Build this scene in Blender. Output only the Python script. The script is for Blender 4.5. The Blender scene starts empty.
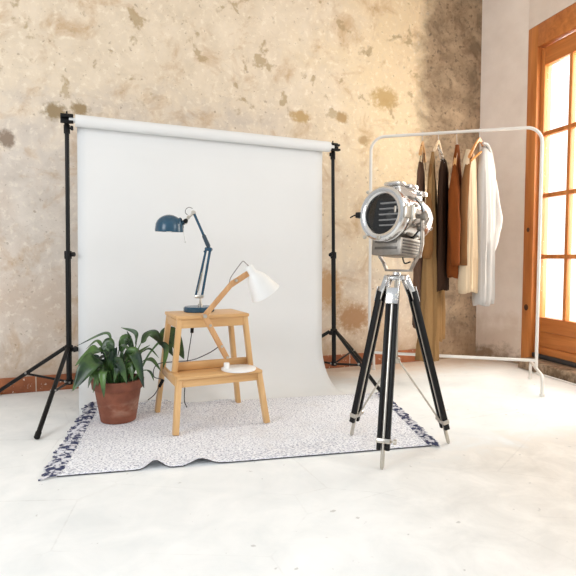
import bpy, bmesh, math, random
from mathutils import Vector, Matrix, noise as mnoise
random.seed(7)
PI = math.pi
C = bpy.context.scene.collection
V = Vector

# ------------------------------------------------------------------ helpers
def lin(c):
    return c / 12.92 if c <= 0.04045 else ((c + 0.055) / 1.055) ** 2.4

def S(r, g, b):
    return (lin(r / 255), lin(g / 255), lin(b / 255), 1.0)

class NT:
    """small node-graph helper"""
    def __init__(self, name):
        self.m = bpy.data.materials.new(name)
        self.m.use_nodes = True
        self.t = self.m.node_tree
        self.b = self.t.nodes['Principled BSDF']
        self.out = self.t.nodes['Material Output']
    def n(self, typ, ins=None, **kw):
        nd = self.t.nodes.new(typ)
        for k, v in kw.items():
            setattr(nd, k, v)
        for k, v in (ins or {}).items():
            self.set(nd.inputs[k], v)
        return nd
    def set(self, sock, v):
        if hasattr(v, 'is_output') or isinstance(v, bpy.types.NodeSocket):
            self.t.links.new(v, sock)
        else:
            sock.default_value = v
    def coord(self):
        return self.n('ShaderNodeTexCoord').outputs['Object']
    def mapping(self, vec, scale=(1, 1, 1), rot=(0, 0, 0), loc=(0, 0, 0)):
        return self.n('ShaderNodeMapping', {'Vector': vec, 'Scale': scale, 'Rotation': rot, 'Location': loc}).outputs[0]
    def noise(self, vec, scale, detail=4, rough=0.55, dist=0.0):
        return self.n('ShaderNodeTexNoise', {'Vector': vec, 'Scale': scale, 'Detail': detail, 'Roughness': rough, 'Distortion': dist}).outputs['Fac']
    def ramp(self, fac, a, b, lo=0.0, hi=1.0):
        nd = self.n('ShaderNodeMapRange', {'Value': fac, 'From Min': a, 'From Max': b, 'To Min': lo, 'To Max': hi}, clamp=True)
        return nd.outputs[0]
    def math(self, op, a, b=0.0):
        nd = self.n('ShaderNodeMath', operation=op)
        self.set(nd.inputs[0], a); self.set(nd.inputs[1], b)
        return nd.outputs[0]
    def mix(self, fac, a, b, mode='MIX'):
        nd = self.n('ShaderNodeMix', data_type='RGBA', blend_type=mode)
        self.set(nd.inputs['Factor'], fac)
        self.set(nd.inputs[6], a); self.set(nd.inputs[7], b)
        return nd.outputs[2]
    def bump(self, h, strength=0.3, dist=0.01):
        nd = self.n('ShaderNodeBump', {'Height': h, 'Strength': strength, 'Distance': dist})
        self.t.links.new(nd.outputs[0], self.b.inputs['Normal'])
    def p(self, **kw):
        for k, v in kw.items():
            self.set(self.b.inputs[k.replace('_', ' ')], v)
        return self.m

def simple(name, col, rough=0.5, metal=0.0, var=0.12, scale=18.0, bump=0.0, bscale=60.0, spec=0.5):
    g = NT(name)
    co = g.coord()
    n = g.noise(co, scale)
    dark = tuple(c * (1 - var) for c in col[:3]) + (1,)
    light = tuple(min(1, c * (1 + var)) for c in col[:3]) + (1,)
    g.p(Base_Color=g.mix(g.ramp(n, .3, .7), dark, light), Roughness=rough, Metallic=metal, Specular_IOR_Level=spec)
    if bump:
        g.bump(g.noise(co, bscale), bump, 0.004)
    return g.m

def wood(name, a, b, axis=0, rough=0.45, grain=9.0):
    g = NT(name)
    sc = [grain * 5] * 3; sc[axis] = grain * .35
    co = g.mapping(g.coord(), scale=sc)
    n1 = g.noise(co, 1.0, 5, .6, .4)
    sc2 = [2.5] * 3; sc2[axis] = .6
    n2 = g.noise(g.mapping(g.coord(), scale=sc2), 2.0)
    f = g.math('ADD', g.math('MULTIPLY', n1, .7), g.math('MULTIPLY', n2, .3))
    g.p(Base_Color=g.mix(g.ramp(f, .35, .65), a, b), Roughness=rough)
    g.bump(n1, .12, .002)
    return g.m

def cloth(name, col, var=0.14, weave=220.0, rough=.95):
    g = NT(name)
    co = g.coord()
    n = g.noise(g.mapping(co, scale=(14, 14, 2)), 1.0)
    w = g.noise(co, weave, 2)
    f = g.math('ADD', g.math('MULTIPLY', n, .75), g.math('MULTIPLY', w, .25))
    dark = tuple(c * (1 - var) for c in col[:3]) + (1,)
    light = tuple(min(1, c * (1 + var)) for c in col[:3]) + (1,)
    g.p(Base_Color=g.mix(g.ramp(f, .35, .65), dark, light), Roughness=rough, Specular_IOR_Level=.15)
    g.bump(w, .25, .002)
    return g.m

# ---- mesh builders --------------------------------------------------------
class MB:
    def __init__(self):
        self.bm = bmesh.new()
    def box(self, c, size, R=None, bevel=0.0):
        R = R or Matrix.Identity(3)
        b2 = bmesh.new()
        bmesh.ops.create_cube(b2, size=1.0)
        for v in b2.verts:
            v.co = V((v.co.x * size[0], v.co.y * size[1], v.co.z * size[2]))
        if bevel:
            bmesh.ops.bevel(b2, geom=b2.edges[:], offset=bevel, segments=2, profile=.5, affect='EDGES')
        for v in b2.verts:
            v.co = R @ v.co + V(c)
        self._merge(b2)
        return self
    def _merge(self, b2):
        me = bpy.data.meshes.new('tmp')
        b2.to_mesh(me); b2.free()
        self.bm.from_mesh(me)
        bpy.data.meshes.remove(me)
    def bar(self, a, b, w, d, up=(0, 1, 0), bevel=0.002):
        """rectangular bar from a to b; w across, d along 'up'"""
        a, b = V(a), V(b)
        z = (b - a).normalized()
        y = V(up) - z * z.dot(V(up)); y.normalize()
        x = y.cross(z)
        R = Matrix((x, y, z)).transposed()
        return self.box((a + b) / 2, (w, d, (b - a).length), R, bevel)
    def tube(self, pts, r, seg=12, closed=False, cap=True):
        pts = [V(p) for p in pts]
        n = len(pts)
        rs = r if isinstance(r, (list, tuple)) else [r] * n
        T = []
        for i in range(n):
            if closed:
                t = pts[(i + 1) % n] - pts[i - 1]
            else:
                t = pts[min(i + 1, n - 1)] - pts[max(i - 1, 0)]
            T.append(t.normalized())
        ref = V((0, 0, 1)) if abs(T[0].z) < .9 else V((1, 0, 0))
        x = (ref - T[0] * ref.dot(T[0])).normalized()
        rings = []
        for i in range(n):
            x = (x - T[i] * x.dot(T[i])).normalized()
            y = T[i].cross(x)
            rings.append([self.bm.verts.new(pts[i] + (x * math.cos(2 * PI * k / seg) + y * math.sin(2 * PI * k / seg)) * rs[i]) for k in range(seg)])
        m = n if closed else n - 1
        for i in range(m):
            A, B = rings[i], rings[(i + 1) % n]
            for k in range(seg):
                self.bm.faces.new((A[k], A[(k + 1) % seg], B[(k + 1) % seg], B[k]))
        if cap and not closed:
            self.bm.faces.new(rings[0][::-1]); self.bm.faces.new(rings[-1])
        return self
    def lathe(self, prof, org=(0, 0, 0), axis=(0, 0, 1), seg=40, cap=False):
        """prof: list of (t along axis, r)"""
        o = V(org); z = V(axis).normalized()
        ref = V((0, 0, 1)) if abs(z.z) < .9 else V((1, 0, 0))
        x = (ref - z * ref.dot(z)).normalized(); y = z.cross(x)
        rings = []
        for t, r in prof:
            if r < 1e-6:
                rings.append([self.bm.verts.new(o + z * t)])
            else:
                rings.append([self.bm.verts.new(o + z * t + (x * math.cos(2 * PI * k / seg) + y * math.sin(2 * PI * k / seg)) * r) for k in range(seg)])
        for A, B in zip(rings, rings[1:]):
            for k in range(seg):
                k2 = (k + 1) % seg
                if len(A) == 1 and len(B) == 1:
                    continue
                if len(A) == 1:
                    self.bm.faces.new((A[0], B[k2], B[k]))
                elif len(B) == 1:
                    self.bm.faces.new((A[k], A[k2], B[0]))
                else:
                    self.bm.faces.new((A[k], A[k2], B[k2], B[k]))
        if cap:
            if len(rings[0]) > 1: self.bm.faces.new(rings[0][::-1])
            if len(rings[-1]) > 1: self.bm.faces.new(rings[-1])
        return self
    def cyl(self, a, b, r, seg=20):
        return self.lathe([(0, 0), (0, r * .9), ((V(b) - V(a)).length * .03, r), ((V(b) - V(a)).length * .97, r), ((V(b) - V(a)).length, r * .9), ((V(b) - V(a)).length, 0)], a, V(b) - V(a), seg)
    def ball(self, c, r, seg=16):
        return self.lathe([(-r * math.cos(PI * i / 10), r * math.sin(PI * i / 10) if 0 < i < 10 else 0) for i in range(11)], c, (0, 0, 1), seg)
    def grid(self, P):
        """P[i][j] points"""
        vs = [[self.bm.verts.new(p) for p in row] for row in P]
        for i in range(len(vs) - 1):
            for j in range(len(vs[0]) - 1):
                self.bm.faces.new((vs[i][j], vs[i + 1][j], vs[i + 1][j + 1], vs[i][j + 1]))
        return self
    def loft(self, rings, cap0=False, cap1=False):
        vs = [[self.bm.verts.new(p) for p in r] for r in rings]
        n = len(vs[0])
        for A, B in zip(vs, vs[1:]):
            for k in range(n):
                self.bm.faces.new((A[k], A[(k + 1) % n], B[(k + 1) % n], B[k]))
        if cap0: self.bm.faces.new(vs[0][::-1])
        if cap1: self.bm.faces.new(vs[-1])
        return self
    def prism(self, poly, h, M):
        """extrude 2-D outline poly (x,y) by h along local z, placed by 4x4 M"""
        bot = [self.bm.verts.new(M @ V((x, y, 0))) for x, y in poly]
        top = [self.bm.verts.new(M @ V((x, y, h))) for x, y in poly]
        self.bm.faces.new(bot[::-1]); self.bm.faces.new(top)
        n = len(poly)
        for k in range(n):
            self.bm.faces.new((bot[k], bot[(k + 1) % n], top[(k + 1) % n], top[k]))
        return self

def build(mb, name, mat, parent=None, smooth=40, solid=0.0, subsurf=0, solid_off=0.0, up=False):
    """link as ONE mesh object.  Points are given in world space; the mesh is
    moved into the frame of its top-level thing."""
    bm = mb.bm
    bmesh.ops.recalc_face_normals(bm, faces=bm.faces[:])
    if up and sum(f.normal.z for f in bm.faces) < 0:
        bmesh.ops.reverse_faces(bm, faces=bm.faces[:])
    root = parent
    while root is not None and root.parent is not None:
        root = root.parent
    if root is not None:
        bm.transform(root.matrix_basis.inverted())
    me = bpy.data.meshes.new(name)
    bm.to_mesh(me); bm.free()
    if smooth:
        for p in me.polygons: p.use_smooth = True
        try: me.set_sharp_from_angle(angle=math.radians(smooth))
        except Exception: pass
    me.materials.append(mat)
    o = bpy.data.objects.new(name, me)
    C.objects.link(o)
    if parent is not None: o.parent = parent
    if solid:
        md = o.modifiers.new('thick', 'SOLIDIFY'); md.thickness = solid; md.offset = solid_off
    if subsurf:
        md = o.modifiers.new('sub', 'SUBSURF'); md.levels = subsurf; md.render_levels = subsurf
    return o

def build_each(mb, name, mat, parent=None, smooth=40):
    """one object per separate piece"""
    bm = mb.bm
    seen = set(); out = []
    bm.verts.index_update(); bm.faces.index_update(); bm.verts.ensure_lookup_table()
    for v0 in bm.verts:
        if v0.index in seen: continue
        st_, isl = [v0], []
        seen.add(v0.index)
        while st_:
            v = st_.pop(); isl.append(v)
            for e in v.link_edges:
                q_ = e.other_vert(v)
                if q_.index not in seen:
                    seen.add(q_.index); st_.append(q_)
        m2 = MB(); mp = {v.index: m2.bm.verts.new(v.co) for v in isl}
        fs = {f for v in isl for f in v.link_faces}
        for f in sorted(fs, key=lambda f: f.index): m2.bm.faces.new([mp[v.index] for v in f.verts])
        out.append(build(m2, name, mat, parent, smooth))
    bm.free()
    return out

def thing(name, label, cat, loc, rz=0.0, group=None):
    o = bpy.data.objects.new(name, None)
    o.empty_display_size = .05
    C.objects.link(o)
    o.matrix_basis = Matrix.Translation(V(loc)) @ Matrix.Rotation(rz, 4, 'Z')
    o['label'] = label; o['category'] = cat; o['kind'] = 'thing'
    if group: o['group'] = group
    return o

def struct(o, label, cat):
    o['kind'] = 'structure'; o['label'] = label; o['category'] = cat
    return o

def spline(pts, n=8):
    """Catmull-Rom through pts"""
    P = [V(p) for p in pts]
    P = [P[0] * 2 - P[1]] + P + [P[-1] * 2 - P[-2]]
    out = []
    for i in range(1, len(P) - 2):
        for k in range(n):
            t = k / n
            a, b, c, d = P[i - 1], P[i], P[i + 1], P[i + 2]
            out.append(.5 * ((2 * b) + (c - a) * t + (2 * a - 5 * b + 4 * c - d) * t * t + (3 * b - a - 3 * c + d) * t ** 3))
    out.append(P[-2])
    return out

def rotz(a): return Matrix.Rotation(a, 3, 'Z')

# ------------------------------------------------------------------ camera
CAMH, PITCH, FPX = .7615, .057, 543.05
cam = bpy.data.cameras.new('camera'); camo = bpy.data.objects.new('camera', cam); C.objects.link(camo)
cam.sensor_width = 36; cam.lens = FPX / 576 * 36
camo.location = (0, 0, CAMH); camo.rotation_euler = (PI / 2 - PITCH, 0, 0)
cam.clip_start = .05
bpy.context.scene.camera = camo

def at(px, py, Y):
    """world point on the photo ray (px,py) at depth Y - used to read sizes off the photo"""
    a, b = (px - 288) / FPX, -(py - 288) / FPX
    d = V((a, math.cos(PITCH) + b * math.sin(PITCH), -math.sin(PITCH) + b * math.cos(PITCH)))
    return V((0, 0, CAMH)) + d * (Y / d.y)

def on_floor(px, py, z=0.0):
    d = at(px, py, 1.0) - V((0, 0, CAMH))
    p = V((0, 0, CAMH)) + d * ((z - CAMH) / d.z); p.z = 0
    return p

# ------------------------------------------------------------------ room
CORNER = V((1.437, 4.128, 0))
WANG = math.radians(20.75)
WU = V((-math.cos(WANG), -math.sin(WANG), 0))      # along back wall, leftwards
WN = V((math.sin(WANG), -math.cos(WANG), 0))       # into the room
JAMB = V((1.655, 3.83, 0))
DD = V((.25, -.968, 0)).normalized()               # along door wall, towards viewer
DN = V((-DD.y, DD.x, 0)) * -1                      # into the room (to the left)
if DN.x > 0: DN = -DN
ROOM_H = 2.75

def blob(g, co, cx, cz, rx, rz, nz, soft=.25, wob=.9):
    """irregular stain mask centred on (cx,cz) in wall coordinates"""
    m = g.mapping(co, loc=(-cx / rx, 0, -cz / rz), scale=(1 / rx, 0, 1 / rz))
    d = g.n('ShaderNodeVectorMath', {0: m}, operation='LENGTH').outputs['Value']
    d = g.math('ADD', d, g.math('MULTIPLY', g.math('SUBTRACT', nz, .5), wob * 2))
    return g.ramp(d, 1.0, 1.0 - soft)

def wall_mat():
    g = NT('old_plaster')
    co = g.coord()
    sep = g.n('ShaderNodeSeparateXYZ', {0: co})
    u, z = sep.outputs[0], sep.outputs[2]
    nL = g.noise(co, 2.2, 5, .6, .3)
    nM = g.noise(co, 7.0, 6, .62, .4)
    nS = g.noise(co, 28.0, 6, .65)
    nT = g.noise(co, 90.0, 4, .6)
    # grey-beige limewash, pinker lower down
    col = g.mix(g.ramp(nM, .32, .68), S(205, 194, 183), S(228, 218, 207))
    col = g.mix(g.math('MULTIPLY', g.ramp(g.math('ADD', nL, g.math('MULTIPLY', z, -.25)), .22, .5), .55), col, S(205, 180, 158))
    # ochre coat: the right half and the top band
    wu = g.math('ADD', u, g.math('MULTIPLY', g.math('SUBTRACT', nL, .5), 1.3))
    right = g.ramp(wu, 2.0, .8)
    wz = g.math('ADD', z, g.math('MULTIPLY', g.math('SUBTRACT', nM, .5), .9))
    och = g.math('MULTIPLY', g.math('MAXIMUM', g.math('MULTIPLY', right, g.ramp(wz, .5, 1.2, .3, 1)), g.math('MULTIPLY', g.ramp(wz, 1.35, 1.75), .45)), g.ramp(nS, .25, .6, .6, 1))
    col = g.mix(g.math('MULTIPLY', och, .9), col, S(230, 207, 166))
    # flaked pale islands and brown soaking
    col = g.mix(g.math('MULTIPLY', g.ramp(nS, .54, .64), .5), col, S(242, 233, 218))
    col = g.mix(g.math('MULTIPLY', g.ramp(g.noise(g.mapping(co, loc=(3, 0, 1)), 4.2, 6, .68, .6), .52, .68), .65), col, S(184, 148, 106))
    col = g.mix(g.math('MULTIPLY', g.math('MULTIPLY', g.ramp(g.noise(g.mapping(co, loc=(7, 0, 5)), 6.5, 5, .6, .2), .585, .64), g.ramp(z, 1.45, 1.75)), .75), col, S(172, 150, 116))
    # small pits and cracks
    pit = g.ramp(g.noise(g.mapping(co, loc=(1, 0, 9)), 34, 3, .5), .665, .70)
    col = g.mix(g.math('MULTIPLY', pit, .45), col, S(140, 118, 94))
    pit2 = g.ramp(g.noise(g.mapping(co, loc=(11, 0, 2)), 75, 3, .5), .68, .72)
    col = g.mix(g.math('MULTIPLY', pit2, .6), col, S(140, 118, 92))
    cr = g.n('ShaderNodeTexVoronoi', {'Vector': g.mapping(co, scale=(1, 1, 1)), 'Scale': 3.1}, feature='DISTANCE_TO_EDGE').outputs['Distance']
    cr = g.ramp(g.math('ADD', cr, g.math('MULTIPLY', nS, .05)), .028, .02)
    col = g.mix(g.math('MULTIPLY', cr, .16), col, S(120, 98, 76))
    # named stains (left of the backdrop, above it, right of the stand)
    for (cx, cz, rx, rz, c) in ((3.18, 1.405, .058, .06, (142, 124, 108)), (2.93, 1.575, .085, .055, (150, 130, 98)), (2.80, 1.60, .06, .05, (152, 130, 96)),
                                (1.15, 1.70, .06, .045, (176, 146, 104)), (.98, 1.56, .05, .04, (178, 150, 112)), (1.45, 1.68, .09, .05, (186, 156, 110)),
                                (.82, 1.86, .13, .09, (190, 160, 112)), (1.25, .55, .14, .16, (190, 152, 112)), (1.05, .34, .16, .12, (172, 132, 96))):
        col = g.mix(g.math('MULTIPLY', blob(g, co, cx, cz, rx, rz, nS, .5, .8), .92), col, S(*c))
    # damp, dark grey-brown band by the corner
    wc = g.math('ADD', g.math('ADD', u, g.math('MULTIPLY', g.math('SUBTRACT', nL, .5), .4)), g.math('MULTIPLY', g.math('SUBTRACT', nM, .5), .25))
    damp = g.ramp(wc, .60, .44)
    dcol = g.mix(g.ramp(nM, .35, .68), S(112, 93, 74), S(178, 155, 128))
    dcol = g.mix(g.ramp(nS, .52, .66), dcol, S(92, 76, 60))
    col = g.mix(g.math('MULTIPLY', damp, .9), col, dcol)
    # dirt near the floor
    low = g.ramp(g.math('ADD', z, g.math('MULTIPLY', g.math('SUBTRACT', nM, .5), .35)), .26, .06)
    col = g.mix(g.math('MULTIPLY', low, .5), col, S(160, 130, 100))
    g.p(Base_Color=col, Roughness=.93, Specular_IOR_Level=.2)
    h = g.math('ADD', g.math('MULTIPLY', nS, .6), g.math('SUBTRACT', g.math('MULTIPLY', nM, .8), g.math('MULTIPLY', pit, .5)))
    g.bump(h, .35, .012)
    return g.m

def wall_obj(name, A, B, inward, mat, label, h=ROOM_H, t=.16):
    """wall from A to B with object X running along it, so stains are placed in wall metres"""
    A, B = V(A), V(B)
    L = (B - A).length
    x = (B - A).normalized()
    ang = math.atan2(x.y, x.x)
    o = thing(name, label, 'wall', A, ang)
    bpy.data.objects.remove(o)
    yl = V((-x.y, x.x, 0))
    s = -1 if yl.dot(inward) > 0 else 1
    n = max(2, int(L / .25))
    mb = MB()
    bm = mb.bm
    mb.box((L / 2, s * t / 2, h / 2), (L, t, h))
    me = bpy.data.meshes.new(name); bmesh.ops.recalc_face_normals(bm, faces=bm.faces[:]); bm.to_mesh(me); bm.free()
    me.materials.append(mat)
    ob = bpy.data.objects.new(name, me); C.objects.link(ob)
    ob.matrix_basis = Matrix.Translation(A) @ Matrix.Rotation(ang, 4, 'Z')
    struct(ob, label, 'wall')
    return ob

M_wall = wall_mat()
wall_obj('wall_back', CORNER, CORNER + WU * 5.2, WN, M_wall, 'old flaking ochre and grey plaster wall behind the paper backdrop')

def stub_mat():
    g = NT('pale_plaster')
    co = g.coord()
    sep = g.n('ShaderNodeSeparateXYZ', {0: co})
    z = sep.outputs[2]
    nM = g.noise(co, 5, 5, .6); nS = g.noise(co, 22, 6, .65)
    col = g.mix(g.ramp(nM, .3, .7), S(226, 212, 201), S(238, 226, 216))
    zz = g.math('ADD', z, g.math('MULTIPLY', g.math('SUBTRACT', nM, .5), .5))
    col = g.mix(g.math('MULTIPLY', g.ramp(zz, .34, .2), .5), col, S(196, 172, 148))
    ed = g.math('ADD', z, g.math('MULTIPLY', g.math('SUBTRACT', g.math('ADD', g.math('MULTIPLY', nS, .5), g.math('MULTIPLY', nM, .5)), .5), .5))
    col = g.mix(g.math('MULTIPLY', g.ramp(ed, .13, .03), .85), col, S(134, 110, 84))
    g.p(Base_Color=col, Roughness=.9, Specular_IOR_Level=.2)
    g.bump(nS, .2, .008)
    return g.m
M_stub = stub_mat()
wall_obj('wall_right', CORNER, JAMB, V((-1, -.6, 0)), M_stub, 'narrow pinkish white plaster wall between the corner and the glazed door')

# floor
def floor_mat():
    g = NT('painted_concrete')
    co = g.coord()
    sep = g.n('ShaderNodeSeparateXYZ', {0: co})
    x, y = sep.outputs[0], sep.outputs[1]
    nL = g.noise(co, 1.6, 5, .6, .4); nM = g.noise(co, 6, 6, .65, .5); nS = g.noise(co, 40, 5, .65)
    col = g.mix(g.ramp(nM, .3, .7), S(228, 231, 231), S(243, 244, 243))
    # worn, dustier strip towards the viewer on the right
    d = g.math('ADD', g.math('ADD', g.math('MULTIPLY', y, -1.0), g.math('MULTIPLY', x, .35)), g.math('MULTIPLY', g.math('SUBTRACT', nM, .5), .7))
    worn = g.math('MULTIPLY', g.ramp(d, -2.02, -1.80), g.ramp(x, .2, .9))
    wcol = g.mix(g.ramp(nM, .35, .65), S(198, 191, 181), S(226, 220, 211))
    col = g.mix(g.math('MULTIPLY', worn, .9), col, wcol)
    # tan reflection painted at the foot of the wall behind the right stand
    wl = g.math('ADD', g.math('MULTIPLY', g.math('SUBTRACT', x, 1.44), -.354), g.math('MULTIPLY', g.math('SUBTRACT', y, 4.118), .935))
    foot = g.ramp(g.math('ADD', wl, g.math('MULTIPLY', g.math('SUBTRACT', nM, .5), .4)), -.42, -.1)
    foot = g.math('MULTIPLY', foot, g.ramp(x, -.3, .2))
    col = g.mix(g.math('MULTIPLY', foot, .8), col, S(204, 180, 156))
    # hairline cracks and grey scratches
    cr = g.n('ShaderNodeTexVoronoi', {'Vector': g.mapping(co, scale=(1.0, 1.4, 1), rot=(0, 0, .5)), 'Scale': 1.7}, feature='DISTANCE_TO_EDGE').outputs['Distance']
    cr = g.math('MULTIPLY', g.ramp(g.math('ADD', cr, g.math('MULTIPLY', nS, .02)), .016, .010), g.ramp(nL, .48, .6))
    col = g.mix(g.math('MULTIPLY', cr, .18), col, S(150, 146, 140))
    sp = g.ramp(g.noise(g.mapping(co, loc=(4, 2, 0)), 26, 3, .5), .70, .73)
    col = g.mix(g.math('MULTIPLY', sp, .5), col, S(160, 158, 154))
    g.p(Base_Color=col, Roughness=g.ramp(nM, .3, .7, .45, .7), Specular_IOR_Level=.35)
    g.bump(g.math('ADD', nM, g.math('MULTIPLY', nS, .3)), .12, .008)
    return g.m
mb = MB()
mb.prism([(-4.2, -2.2), (4.0, -2.2), (4.0, 1.0), (2.0, 3.6), (1.7, 5.2), (-4.2, 3.2)], .2, Matrix.Translation((0, 0, -.2)))
struct(build(mb, 'floor', floor_mat(), None, 0), 'white painted concrete floor with hairline cracks and worn patch', 'floor')

# ceiling (above the frame)
M_ceil = simple('ceiling_paint', S(236, 232, 226), .9, var=.03)
mb = MB(); mb.prism([(-4.2, .9), (3.2, .9), (3.2, 1.6), (2.4, 5.0), (-4.2, 2.6)], .12, Matrix.Translation((0, 0, ROOM_H)))
struct(build(mb, 'ceiling', M_ceil, None, 0), 'plain white ceiling above the flaking walls', 'ceiling')

# terracotta skirting
def skirt_mat():
    g = NT('terracotta_tiles')
    co = g.coord()
    nM = g.noise(co, 8, 5, .6); nS = g.noise(co, 45, 4, .6)
    col = g.mix(g.ramp(nM, .3, .7), S(132, 74, 44), S(176, 106, 66))
    col = g.mix(g.ramp(nS, .64, .69), col, S(226, 208, 188))
    u = g.n('ShaderNodeSeparateXYZ', {0: co}).outputs[0]
    fr = g.math('FRACT', g.math('MULTIPLY', u, 3.03))
    j = g.math('LESS_THAN', fr, .018)
    col = g.mix(j, col, S(196, 176, 156))
    g.p(Base_Color=col, Roughness=.7)
    g.bump(nS, .25, .004)
    return g.m
A = CORNER + WU * .42; L = 4.6
mb = MB(); mb.box((L / 2, .006, .045), (L, .012, .09), None, .004)
bm = mb.bm; me = bpy.data.meshes.new('baseboard_back'); bm.to_mesh(me); bm.free(); me.materials.append(skirt_mat())
o = bpy.data.objects.new('baseboard_back', me); C.objects.link(o)
o.matrix_basis = Matrix.Translation(A) @ Matrix.Rotation(math.atan2(WU.y, WU.x), 4, 'Z')
struct(o, 'row of worn terracotta skirting tiles along the plaster wall', 'skirting')

# ---- glazed wooden door with its jamb, sill
M_oak = wood('orange_pine', S(178, 102, 46), S(216, 140, 74), axis=2, rough=.4, grain=5)
M_oakh = wood('orange_pine_rails', S(176, 100, 46), S(214, 138, 74), axis=0, rough=.4, grain=5)
DR = Matrix((DD, DN, V((0, 0, 1)))).transposed()     # local x along the door wall, y into room
def dpt(t, n, z): return JAMB + DD * t + DN * n + V((0, 0, z))
def dbox(mb, t0, t1, n0, n1, z0, z1, bev=.004):
    return mb.box(dpt((t0 + t1) / 2, (n0 + n1) / 2, (z0 + z1) / 2), (t1 - t0, abs(n1 - n0), z1 - z0), DR, bev)

jm = MB(); dbox(jm, .0, .096, -.12, .0, 0, 2.32); 
j = build(jm, 'trim_1', M_oak); struct(j, 'broad orange wooden jamb post beside the pinkish white wall', 'door frame')
kn = MB()
for z, r in ((.95, .016), (.41, .022)):
    kn.lathe([(0, r), (.0015, r * .9), (.002, 0)], dpt(.045, 0, z), DN, 14)
M_knot = simple('knot', S(70, 38, 18), .6)
build_each(kn, 'wood_knot', M_knot, j)
def leaf(t0, t1, name, label):
    rows = [.352, .764, 1.175, 1.588, 2.03]
    root = bpy.data.objects.new(name, None); C.objects.link(root); root.matrix_basis = Matrix.Translation(dpt(t0, 0, 0)) @ DR.to_4x4()
    struct(root, label, 'door')
    st = .036
    f = MB()
    dbox(f, t0, t0 + st, -.075, -.03, .07, 2.16); dbox(f, t1 - st, t1, -.075, -.03, .07, 2.16)
    build(f, 'stile', M_oak, root)
    f = MB(); dbox(f, t0 + st, t1 - st, -.075, -.03, 2.04, 2.16); build(f, 'top_rail', M_oakh, root)
    f = MB(); dbox(f, t0 + st, t1 - st, -.075, -.03, .255, .352); dbox(f, t0 + st, t1 - st, -.075, -.03, .07, .15); build(f, 'bottom_rail', M_oakh, root)
    f = MB(); dbox(f, t0 + st, t1 - st, -.065, -.038, .15, .255, .008); build(f, 'door_panel', M_oakh, root)
    tm = (t0 + t1) / 2
    f = MB()
    dbox(f, tm - .013, tm + .013, -.07, -.034, .352, 2.04, .003)
    for z in rows[1:-1]:
        dbox(f, t0 + st, t1 - st, -.069, -.035, z - .014, z + .014, .003)
    build(f, 'glazing_bars', M_oak, root)
    f = MB(); dbox(f, t0 + st, t1 - st, -.055, -.051, .352, 2.04, 0); build(f, 'window_pane', M_glass, root, 0)
    f = MB(); dbox(f, t0, t1, -.03, -.012, .072, .102, .004); build(f, 'weather_bar', M_bar, root)
g = NT('window_glass')
tr = g.n('ShaderNodeBsdfTransparent', {'Color': (.97, .98, .97, 1)}); gl = g.n('ShaderNodeBsdfGlossy', {'Roughness': .02})
mx = g.n('ShaderNodeMixShader', {0: .06, 1: tr.outputs[0], 2: gl.outputs[0]})
g.t.links.new(mx.outputs[0], g.out.inputs['Surface'])
M_glass = g.m
M_bar = simple('grey_weather_bar', S(58, 58, 60), .5)
leaf(.098, .628, 'door_1', 'orange wooden glazed door leaf with small bright panes next to the jamb post')
leaf(.632, 1.160, 'door_2', 'second glazed wooden door leaf beyond the one beside the jamb')
f = MB(); dbox(f, 1.162, 1.28, -.12, 0, 0, 2.32); struct(build(f, 'trim_2', M_oak), 'far wooden jamb post of the glazed doors', 'door frame')
f = MB(); dbox(f, .096, 1.162, -.12, 0, 2.17, 2.32); struct(build(f, 'trim_3', M_oakh), 'wooden lintel over the glazed doors', 'door frame')
def sill_mat():
    g = NT('dirty_stone_sill')
    co = g.coord(); n = g.noise(co, 20, 6, .65); m = g.noise(co, 5, 4)
    g.p(Base_Color=g.mix(g.ramp(g.math('ADD', g.math('MULTIPLY', n, .6), g.math('MULTIPLY', m, .4)), .4, .6), S(112, 92, 72), S(182, 160, 136)), Roughness=.9)
    g.bump(n, .4, .01)
    return g.m
f = MB(); dbox(f, .10, 1.28, -.14, .10, 0, .068, .008); struct(build(f, 'trim_4', sill_mat()), 'dirty stone door sill under the glazed door', 'sill')
f = MB(); f.tube([dpt(.30, .113, .006), dpt(.6, .114, .006), dpt(.9, .113, .006), dpt(1.27, .113, .006)], .006, 8)
struct(build(f, 'trim_5', simple('white_edge', S(240, 238, 234), .6, var=.03)), 'thin white edging strip along the foot of the door sill', 'edging')
P0 = dpt(1.28, 0, 0)
f = MB(); dbox(f, -.02, 1.30, -.16, -.001, 2.321, ROOM_H, 0); struct(build(f, 'wall_over_door', M_stub, None, 0), 'plaster above the glazed doors', 'wall')
wall_obj('wall_right_near', P0, P0 + DD * 1.2, DN, M_stub, 'pale plaster wall past the glazed doors towards the viewer')

# ------------------------------------------------------------------ materials for things
M_black = simple('black_satin_metal', S(13, 13, 14), .42, .0, .15, 40, spec=.25)
M_blackp = simple('black_plastic', S(12, 12, 13), .5, 0, .1, 40, spec=.25)
M_chrome = NT('polished_chrome').p(Base_Color=(.68, .67, .655, 1), Metallic=1.0, Roughness=.18)
M_chrome2 = simple('brushed_nickel', S(196, 190, 180), .3, 1.0, .08, 60)
M_cast = simple('cast_aluminium', S(150, 144, 137), .38, 1.0, .15, 40, .2, 180)
M_steel = simple('steel', S(170, 168, 165), .3, 1.0, .06)
M_white = simple('white_powder_coat', S(226, 222, 216), .35, 0, .02)
M_paper = simple('white_seamless_paper', S(225, 226, 226), .85, 0, .012, 3, spec=.2)

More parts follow.
